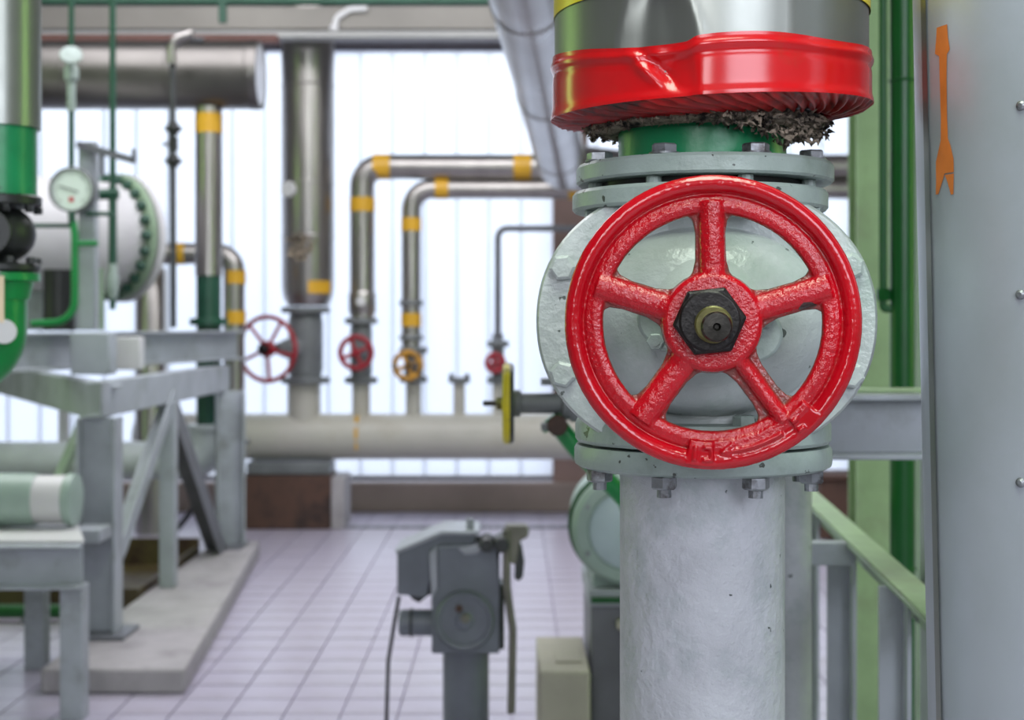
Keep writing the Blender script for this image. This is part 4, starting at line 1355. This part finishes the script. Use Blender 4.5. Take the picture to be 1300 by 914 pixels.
B().box((q.x, 6.42, q.z - 0.075), (q.x + 0.11, 6.50, q.z + 0.075)).done('bracket_box', M['vessel'], t, bevel=0.006)
B().ibeam((-1.61, 5.55, 0.105), (-1.61, 5.55, 0.938), 0.14, 0.15, 0.012, up=(1, 0.05, 0)).done('post', M['frame'], t, bevel=0.002)
B().ibeam((-1.535, 7.74, 0.105), (-1.535, 7.74, 0.938), 0.15, 0.15, 0.012, up=(1, 0.3, 0)).done('post', M['frame'], t, bevel=0.002)
B().bar((-3.1, 8.1, 0.0), (-3.1, 8.1, 0.95), 0.12, 0.12, up=(0, 1, 0)).done('post', M['frame'], t)
def brace(a, c, wd, mat):
    B().angle(Vector(a), Vector(c), wd, wd, 0.01, up=(1, 0, 0)).done('brace', mat, t)
brace((-1.56, 6.62, 0.94), (-1.56, 5.72, 0.36), 0.075, M['frame'])
brace((-1.56, 6.66, 0.94), (-1.53, 7.68, 0.06), 0.11, M['frame_dark'])
brace((-2.0, 6.9, 0.94), (-2.0, 6.0, 0.36), 0.06, M['frame_green'])
B().bar((-1.585, 6.56, 0.09), (-1.585, 6.56, 0.94), 0.07, 0.075, up=(0, 1, 0)).done('strut', M['frame'], t, bevel=0.003)
q = at(60, 530, 7.6)
B().bar((q.x - .1, 8.2, 0.0), (q.x - .1, 8.2, 1.0), 0.05, 0.05, up=(0, 1, 0)).done('strut', M['vessel'], t)
q = at(116, 678, 5.4)
B().box((q.x - 0.05, 5.30, q.z - 0.02), (q.x + 0.06, 5.46, q.z + 0.03)).done('gusset', M['frame'], t, bevel=0.004)
for p in (Pn, Pf):
    B().box((p.x - .07, p.y - .12, 0.09), (p.x + .10, p.y + .12, 0.105)).done('base_plate', M['frame_dark'], t)
k_ = tag(B().prism([(1.66, 0), (1.15, 0), (1.41, 2.95), (1.66, 2.95)], (0, 5.0, 0.0), (0, 5.0, 0.09), up=(0, 1, 0)).done('concrete_kerb', M['concrete'], bevel=0.012), 'pale concrete kerb under the posts of the grey steel platform', 'kerb')
t = thing('drip_tray', 'oily olive-brown steel tray on the floor inside the grey platform', 'tray', (-2.1, 6.9, 0))
B().box((-2.55, 6.35, 0.0), (-1.67, 7.6, 0.02)).done('pan', M['olive_tray'], t)
for lo, hi in (((-2.55, 6.35, .02), (-1.67, 6.37, .12)), ((-2.55, 7.58, .02), (-1.67, 7.6, .16)), ((-2.55, 6.37, .02), (-2.53, 7.58, .16)), ((-1.69, 6.37, .02), (-1.67, 7.58, .12))):
    B().box(lo, hi).done('side', M['olive_tray'], t)
h = B().tube([at(150, 697, 8.1), at(190, 693, 8.1), at(222, 676, 8.1), at(246, 645, 8.18), at(252, 615, 8.25), at(244, 580, 8.25)], 0.016, bend=0.25, seg=12).done('hose', M['rubber'])
tag(h, 'black rubber hose curving behind the diagonal braces', 'hose')

# slim pipes and gauge standing on the platform
Yq = 6.35
def gp(p, q, dy=0):
    return at(p, q, Yq) + Vector((0, dy, 0))
t = thing('gauge_stand', 'grey stand post with a slanting bracket arm behind the round gauge', 'stand', gp(103, 419))
B().bar(gp(104, 419, .1), gp(104, 177, .1), px(22, Yq), 0.06, up=(0, 1, 0)).done('post', M['frame'], t, bevel=0.004)
B().bar(gp(93, 181, .06), gp(166, 202, .06), 0.03, px(9, Yq)).done('arm', M['frame_dark'], t)
B().bar(gp(165, 204, .06), gp(165, 187, .06), px(3, Yq), 0.03, up=(0, 1, 0)).done('arm_lip', M['frame_dark'], t)
B().bar(gp(124, 190, .06), gp(124, 222, .06), px(5, Yq), px(5, Yq), up=(0, 1, 0)).done('arm_strut', M['frame_dark'], t)
B().bar(gp(124, 340, .06), gp(124, 419, .06), px(5, Yq), px(5, Yq), up=(0, 1, 0)).done('side_rod', M['frame_green'], t)
g = thing('pressure_gauge', 'round pale-faced pressure gauge on the stand post, left side', 'gauge', gp(91, 270))
gc = gp(91, 241)
Rg = px(29, Yq)
B().lathe([(Rg * .95, 0.06), (Rg, 0.055), (Rg, -0.008), (Rg * .94, -0.014), (Rg * .88, -0.010), (Rg * .87, 0.0)], gc, (0, 1, 0), 48).done('case', M['cast_grey'], g)
fo = B().lathe([(Rg * .875, 0.0), (Rg * .87, 0.002)], gc + Vector((0, -0.004, 0)), (0, 1, 0), 48).done('dial', M['dial'], g)
tk = B()
for k in range(31):
    a = math.radians(225 - 270 * k / 30)
    d = Vector((math.cos(a), 0, math.sin(a)))
    ln = 0.16 if k % 5 == 0 else 0.09
    tk.bar(gc + d * Rg * (.80 - ln) + Vector((0, -.0055, 0)), gc + d * Rg * .80 + Vector((0, -.0055, 0)), 0.0028 if k % 5 == 0 else 0.0016, 0.0012, up=(0, 1, 0))
tk.done('scale_marks', M['ink'], fo)
B().bar(gc + Vector((Rg * .30, -.008, -Rg * .10)), gc + Vector((-Rg * .55, -.008, Rg * .16)), 0.005, 0.002, up=(0, 1, 0)).done('pointer', M['ink'], fo)
B().bar(gc + Vector((-0.01, -.006, -Rg * .42)), gc + Vector((0.01, -.006, -Rg * .42)), 0.02, 0.0015, up=(0, 1, 0)).done('red_mark', M['dial_red'], fo)
B().cyl(gp(91, 269), gp(92, 284), px(5, Yq), 16).done('socket', M['green_deep'], g)
t = thing('green_syphon_pipe', 'green pipe running down from the round gauge and bending left', 'pipe', gp(95, 409))
B().tube([gp(93, 282), gp(95, 300), gp(95, 408), gp(40, 411)], px(4.6, Yq), bend=px(28, Yq), seg=14).done('pipe', M['green_bright'], t)
B().cyl(gp(96, 309), gp(124, 309), px(3.4, Yq), 12).done('branch', M['green_bright'], t)
B().cyl(gp(20, 286, .02), gp(90, 286, .02), px(3.0, Yq), 12).done('impulse_line', M['green_deep'], t)
B().cyl(gp(108, 271, .02), gp(143, 271, .02), px(3.0, Yq), 12).done('impulse_line', M['green_deep'], t)
t = thing('gauge_riser', 'thin pipe with a small needle valve rising above the round gauge', 'pipe', gp(88, 215))
B().cyl(gp(88, 216, .03), gp(88, -60, .03) + Vector((0, 0, 0.95)), px(3.6, Yq), 14).done('pipe', M['green_deep'], t)
B().cyl(gp(88, 140, .03), gp(88, 100, .03), px(5.5, Yq), 14).done('sleeve', M['flange'], t)
b = B().lathe([(px(4, Yq), 0), (px(9, Yq), 0.02), (px(9, Yq), 0.07), (px(4, Yq), 0.10)], gp(88, 105, .03), (0, 0, 1), 20)
b.done('needle_valve', M['flange'], t)
B().disc(gp(92, 72, -.02), (0.3, -1, 0.6), px(14, Yq), 0.012, 20).done('valve_handle', M['flange'], t)
B().cyl(gp(80, 62, .03), gp(88, 70, .03), px(3, Yq), 12).done('valve_spindle', M['green_deep'], t)
Y6 = 6.66
t = thing('green_drop_pipe', 'long thin green vertical pipe right of the round gauge', 'pipe', at(143, 392, Y6))
B().cyl(at(143, 240, Y6), at(143, 0, Y6) + Vector((0, 0, 1.35)), px(4.0, Y6), 14).done('pipe', M['green_deep'], t)
B().cyl(at(143, 345, Y6), at(143, 238, Y6), px(5.2, Y6), 14).done('lower_pipe', M['green_deep'], t)
B().lathe([(px(4, Y6), 0), (px(7.5, Y6), 0.03), (px(7.5, Y6), 0.10), (px(5, Y6), 0.17)], at(143, 380, Y6), (0, 0, 1), 18).done('spigot', M['flange'], t)
B().cyl(at(143, 393, Y6), at(143, 379, Y6), px(4, Y6), 12).done('nozzle', M['green_deep'], t)
B().cyl(at(124, 247, Y6), at(150, 246, Y6), px(7, Y6), 14).done('tee', M['green_deep'], t)
Y7 = 7.26
t = thing('dark_instrument_pipe', 'thin dark vertical pipe with two small flanges left of the jacketed drop pipe', 'pipe', at(220, 416, Y7))
B().tube([at(220, 416, Y7), at(219, 50, Y7), at(246, 45, Y7) + Vector((0.02, 0.12, 0.0))], px(4, Y7), bend=px(26, Y7), seg=14).done('pipe', M['act_dark'], t)
B().tube([at(219, 82, Y7) + Vector((0, -0.02, 0)), at(219, 52, Y7) + Vector((0, -0.02, 0)), at(246, 44, Y7) + Vector((0, -0.02, 0))], px(6, Y7), bend=px(22, Y7), seg=14).done('sleeve', M['clad_far'], t)
for y in (163, 204):
    b = B().disc(at(220, y + 3, Y7), (0, 0, 1), px(11, Y7), px(5, Y7), 20)
    b.hexa(at(220, y + 8, Y7), (0, 0, 1), px(7, Y7), px(16, Y7))
    b.done('flange', M['black'], t)
B().cyl(at(206, 183, Y7), at(222, 183, Y7), px(2.2, Y7), 10).done('valve_lever', M['frame_dark'], t)
B().cyl(at(220, 192, Y7), at(220, 174, Y7), px(6, Y7), 16).done('valve_body', M['black'], t)

# far elbow pipe and clad column behind the drop pipe
Ye = 8.7
t = thing('jacketed_elbow_pipe', 'grey jacketed pipe bending down with two yellow bands behind the drop pipe', 'pipe', at(297, 520, Ye))
B().tube([at(180, 322, Ye), at(297, 322, Ye), at(297, 560, Ye)], px(13.5, Ye), bend=px(22, Ye), seg=26).done('jacket', M['clad_far'], t)
for y in (352, 403):
    band_on(B(), at(298, y, Ye), (0, 0, 1), px(14, Ye), px(17, Ye)).done('yellow_band', M['yellow'], t)
band_on(B(), at(230, 322, Ye), (1, 0, 0), px(14, Ye), px(12, Ye)).done('yellow_band', M['yellow'], t)
B().disc(at(297, 560, Ye) + Vector((0, 0, -.02)), (0, 0, 1), px(20, Ye), 0.03, 24).done('flange', M['cast_grey'], t)
x = vert(192, 8.9)
t = thing('jacketed_column', 'dull grey jacketed vertical pipe standing behind the bolted vessel flange', 'pipe', (x, 8.9, 0))
B().lathe([(px(20, 8.9), 0), (px(20, 8.9), EYE - (345 - CY) / F * 8.9), (px(14, 8.9), EYE - (335 - CY) / F * 8.9)], (x, 8.9, 0), seg=32).done('jacket', M['clad_far'], t)
B().torus((x, 8.9, 1.2), (0, 0, 1), px(20, 8.9), 0.006, 32, 8).done('seam', M['clad_far'], t)

# ================================================================== left edge: clad pipe, black valve, green elbow
Yl = 2.9
xl = vert(-1, Yl)
def lz(q):
    return EYE - (q - CY) / F * Yl
t = thing('jacketed_pipe', 'shiny jacketed vertical pipe with a green lower end at the left edge', 'pipe', (xl, Yl, lz(248)))
B().cyl((xl, Yl, lz(163)), (xl, Yl, ZC), px(51, Yl), 56).done('jacket', M['clad'], t)
B().cyl((xl, Yl, lz(250)), (xl, Yl, lz(160)), px(46, Yl), 48).done('green_end', M['green'], t)
B().disc((xl, Yl, lz(262)), (0, 0, 1), px(52, Yl), px(13, Yl), 40).done('flange', M['black'], t)
for a in (0.5, 1.2, 2.0, -0.3):
    B().hexa((xl + px(47, Yl) * math.sin(a), Yl - px(47, Yl) * math.cos(a), lz(262)), (0, 0, -1), px(6, Yl), px(9, Yl)).done('bolt', M['black'], t)
t = thing('check_valve', 'black round-bodied valve between the jacketed pipe and green elbow, left edge', 'valve', (xl, Yl, lz(340)))
prof = [(px(30, Yl), lz(338) - lz(297))]
for k in range(13):
    a = math.radians(-62 + k * 124 / 12)
    prof.append((px(45, Yl) * math.cos(a), px(38, Yl) * math.sin(a)))
prof.append((px(30, Yl), lz(266) - lz(297)))
B().lathe(prof, (xl, Yl, lz(297)), (0, 0, 1), 44).done('body', M['black'], t)
B().disc((xl, Yl, lz(345)), (0, 0, 1), px(50, Yl), px(10, Yl), 40).done('flange', M['black'], t)
cv = B().disc((xl - 0.005, Yl - px(30, Yl), lz(297)), (0.25, -1, 0), px(30, Yl), 0.035, 32).done('cover', M['black'], t)
B().disc((xl + 0.004, Yl - px(30, Yl) - 0.035, lz(297)), (0.25, -1, 0), px(14, Yl), 0.012, 24).done('cover_boss', M['green_deep'], cv)
for a in (0.6, 1.3, 2.0):
    B().hexa((xl + px(46, Yl) * math.sin(a), Yl - px(46, Yl) * math.cos(a), lz(335)), (0, 0, 1), px(6, Yl), px(8, Yl)).done('bolt', M['black'], t)
t = thing('green_elbow', 'bright green flanged pipe elbow curving out at the left edge', 'pipe', (xl, Yl, lz(500)))
B().tube([(xl - .004, Yl, lz(350)), (xl - .006, Yl, lz(468)), (xl - 0.55, Yl - 0.06, lz(474))], px(37, Yl), bend=px(52, Yl), seg=40, bseg=12).done('elbow', M['green_bright'], t)
B().lathe([(px(37, Yl), -0.05), (px(42, Yl), -0.015), (px(50, Yl), -0.012), (px(50, Yl), 0.003)], (xl, Yl, lz(349)), (0, 0, 1), 40).done('flange', M['green_bright'], t)
q = at(2, 380, Yl - 0.075)
tg = thing('hanging_tag', 'cream paper tag and round plate hanging on the green elbow', 'tag', q)
B().box((q.x - 0.035, Yl - 0.085, lz(410)), (q.x + 0.008, Yl - 0.082, lz(352))).done('paper_tag', M['paper'], tg)
B().disc(at(6, 421, Yl - 0.08), (0.12, -1, 0), px(15, Yl), 0.004, 28, 0.001).done('round_plate', M['vessel'], tg)
B().tube([at(1, 354, Yl - .082), at(-2, 340, Yl - .07)], 0.002, seg=8).done('wire', M['steel_bolt'], tg)

# ================================================================== low frame and pump at lower left
Yo = 4.65
zt_ = EYE - (690 - CY) / F * Yo
zb_ = EYE - (745 - CY) / F * Yo
xo = vert(106, Yo)
t = thing('low_steel_frame', 'low grey channel-beam table frame in the lower left corner', 'frame', (xo - 0.5, Yo + .3, 0))
B().channel((-3.0, Yo, (zt_ + zb_) / 2), (xo, Yo, (zt_ + zb_) / 2), 0.06, zt_ - zb_, 0.010).done('front_beam', M['frame'], t, bevel=0.003)
B().prism([(3.0, 0.01), (-xo, 0.01), (1.70, 0.85), (3.0, 0.85)], (0, Yo, zt_), (0, Yo, zt_ + 0.008), up=(0, 1, 0)).done('top_plate', M['vessel'], t, bevel=0.002)
for (xx, yy) in ((xo - 0.045, Yo + 0.05), (-1.80, Yo + 0.74), (-2.9, Yo + 0.05)):
    B().bar((xx, yy, 0), (xx, yy, zt_ - 0.002 if yy > Yo + .1 else zb_), 0.075, 0.075, up=(0, 1, 0)).done('leg', M['frame'], t, bevel=0.003)
B().channel((-3.0, Yo + 0.79, (zt_ + zb_) / 2), (-1.74, Yo + .79, (zt_ + zb_) / 2), 0.05, (zt_ - zb_), 0.010, flip=True).done('rear_beam', M['frame'], t)
Yp = 4.98
pc = Vector((0, Yp, EYE - (634 - CY) / F * Yp))
x0 = vert(95, Yp)
t = thing('pump_body', 'pale green cylindrical pump lying on the low steel frame, left edge', 'pump', (x0 - .3, Yp, zt_ + .008))
rP = pc.z - (zt_ + 0.012)
rP = min(rP, px(40, Yp))
B().lathe([(rP * .97, 0.13), (rP, 0.16), (rP, 1.0)], (x0, Yp, pc.z), (-1, 0, 0), 48).done('barrel', M['pump'], t)
B().lathe([(rP * .86, 0.012), (rP * .92, 0.03), (rP * .92, 0.13)], (x0, Yp, pc.z), (-1, 0, 0), 48).done('collar', M['vessel'], t)
B().lathe([(rP * .5, -0.01), (rP * .98, -0.004), (rP * 1.0, 0.02), (rP * .9, 0.03)], (x0, Yp, pc.z), (-1, 0, 0), 48).done('end_flange', M['pump'], t)
for dx in (0.3, 0.8):
    B().box((x0 - dx - .05, Yp - rP * .8, zt_ + .008), (x0 - dx + .05, Yp + rP * .8, pc.z - rP * .75)).done('foot', M['pump'], t, bevel=0.003)
t = thing('green_floor_pipe', 'dark green pipe lying on the floor under the low steel frame', 'pipe', (-2.2, 6.2, 0.0))
B().cyl((-3.6, 6.2, 0.05), (-1.95, 6.2, 0.05), 0.03, 18).done('pipe', M['green_dark'], t)
for xx in (-3.2, -2.1):
    B().box((xx - .03, 6.16, 0), (xx + .03, 6.24, 0.03)).done('support', M['frame_dark'], t)
t = thing('rusty_sump_box', 'dark rust-brown box on the floor behind the green floor pipe', 'box', (-2.9, 6.7, 0))
B().box((-3.8, 6.4, 0), (-2.62, 7.4, 0.24)).done('box', M['rust'], t, bevel=0.01)
B().box((-3.82, 6.38, 0.24), (-2.60, 7.42, 0.26)).done('lid', M['rust'], t, bevel=0.004)
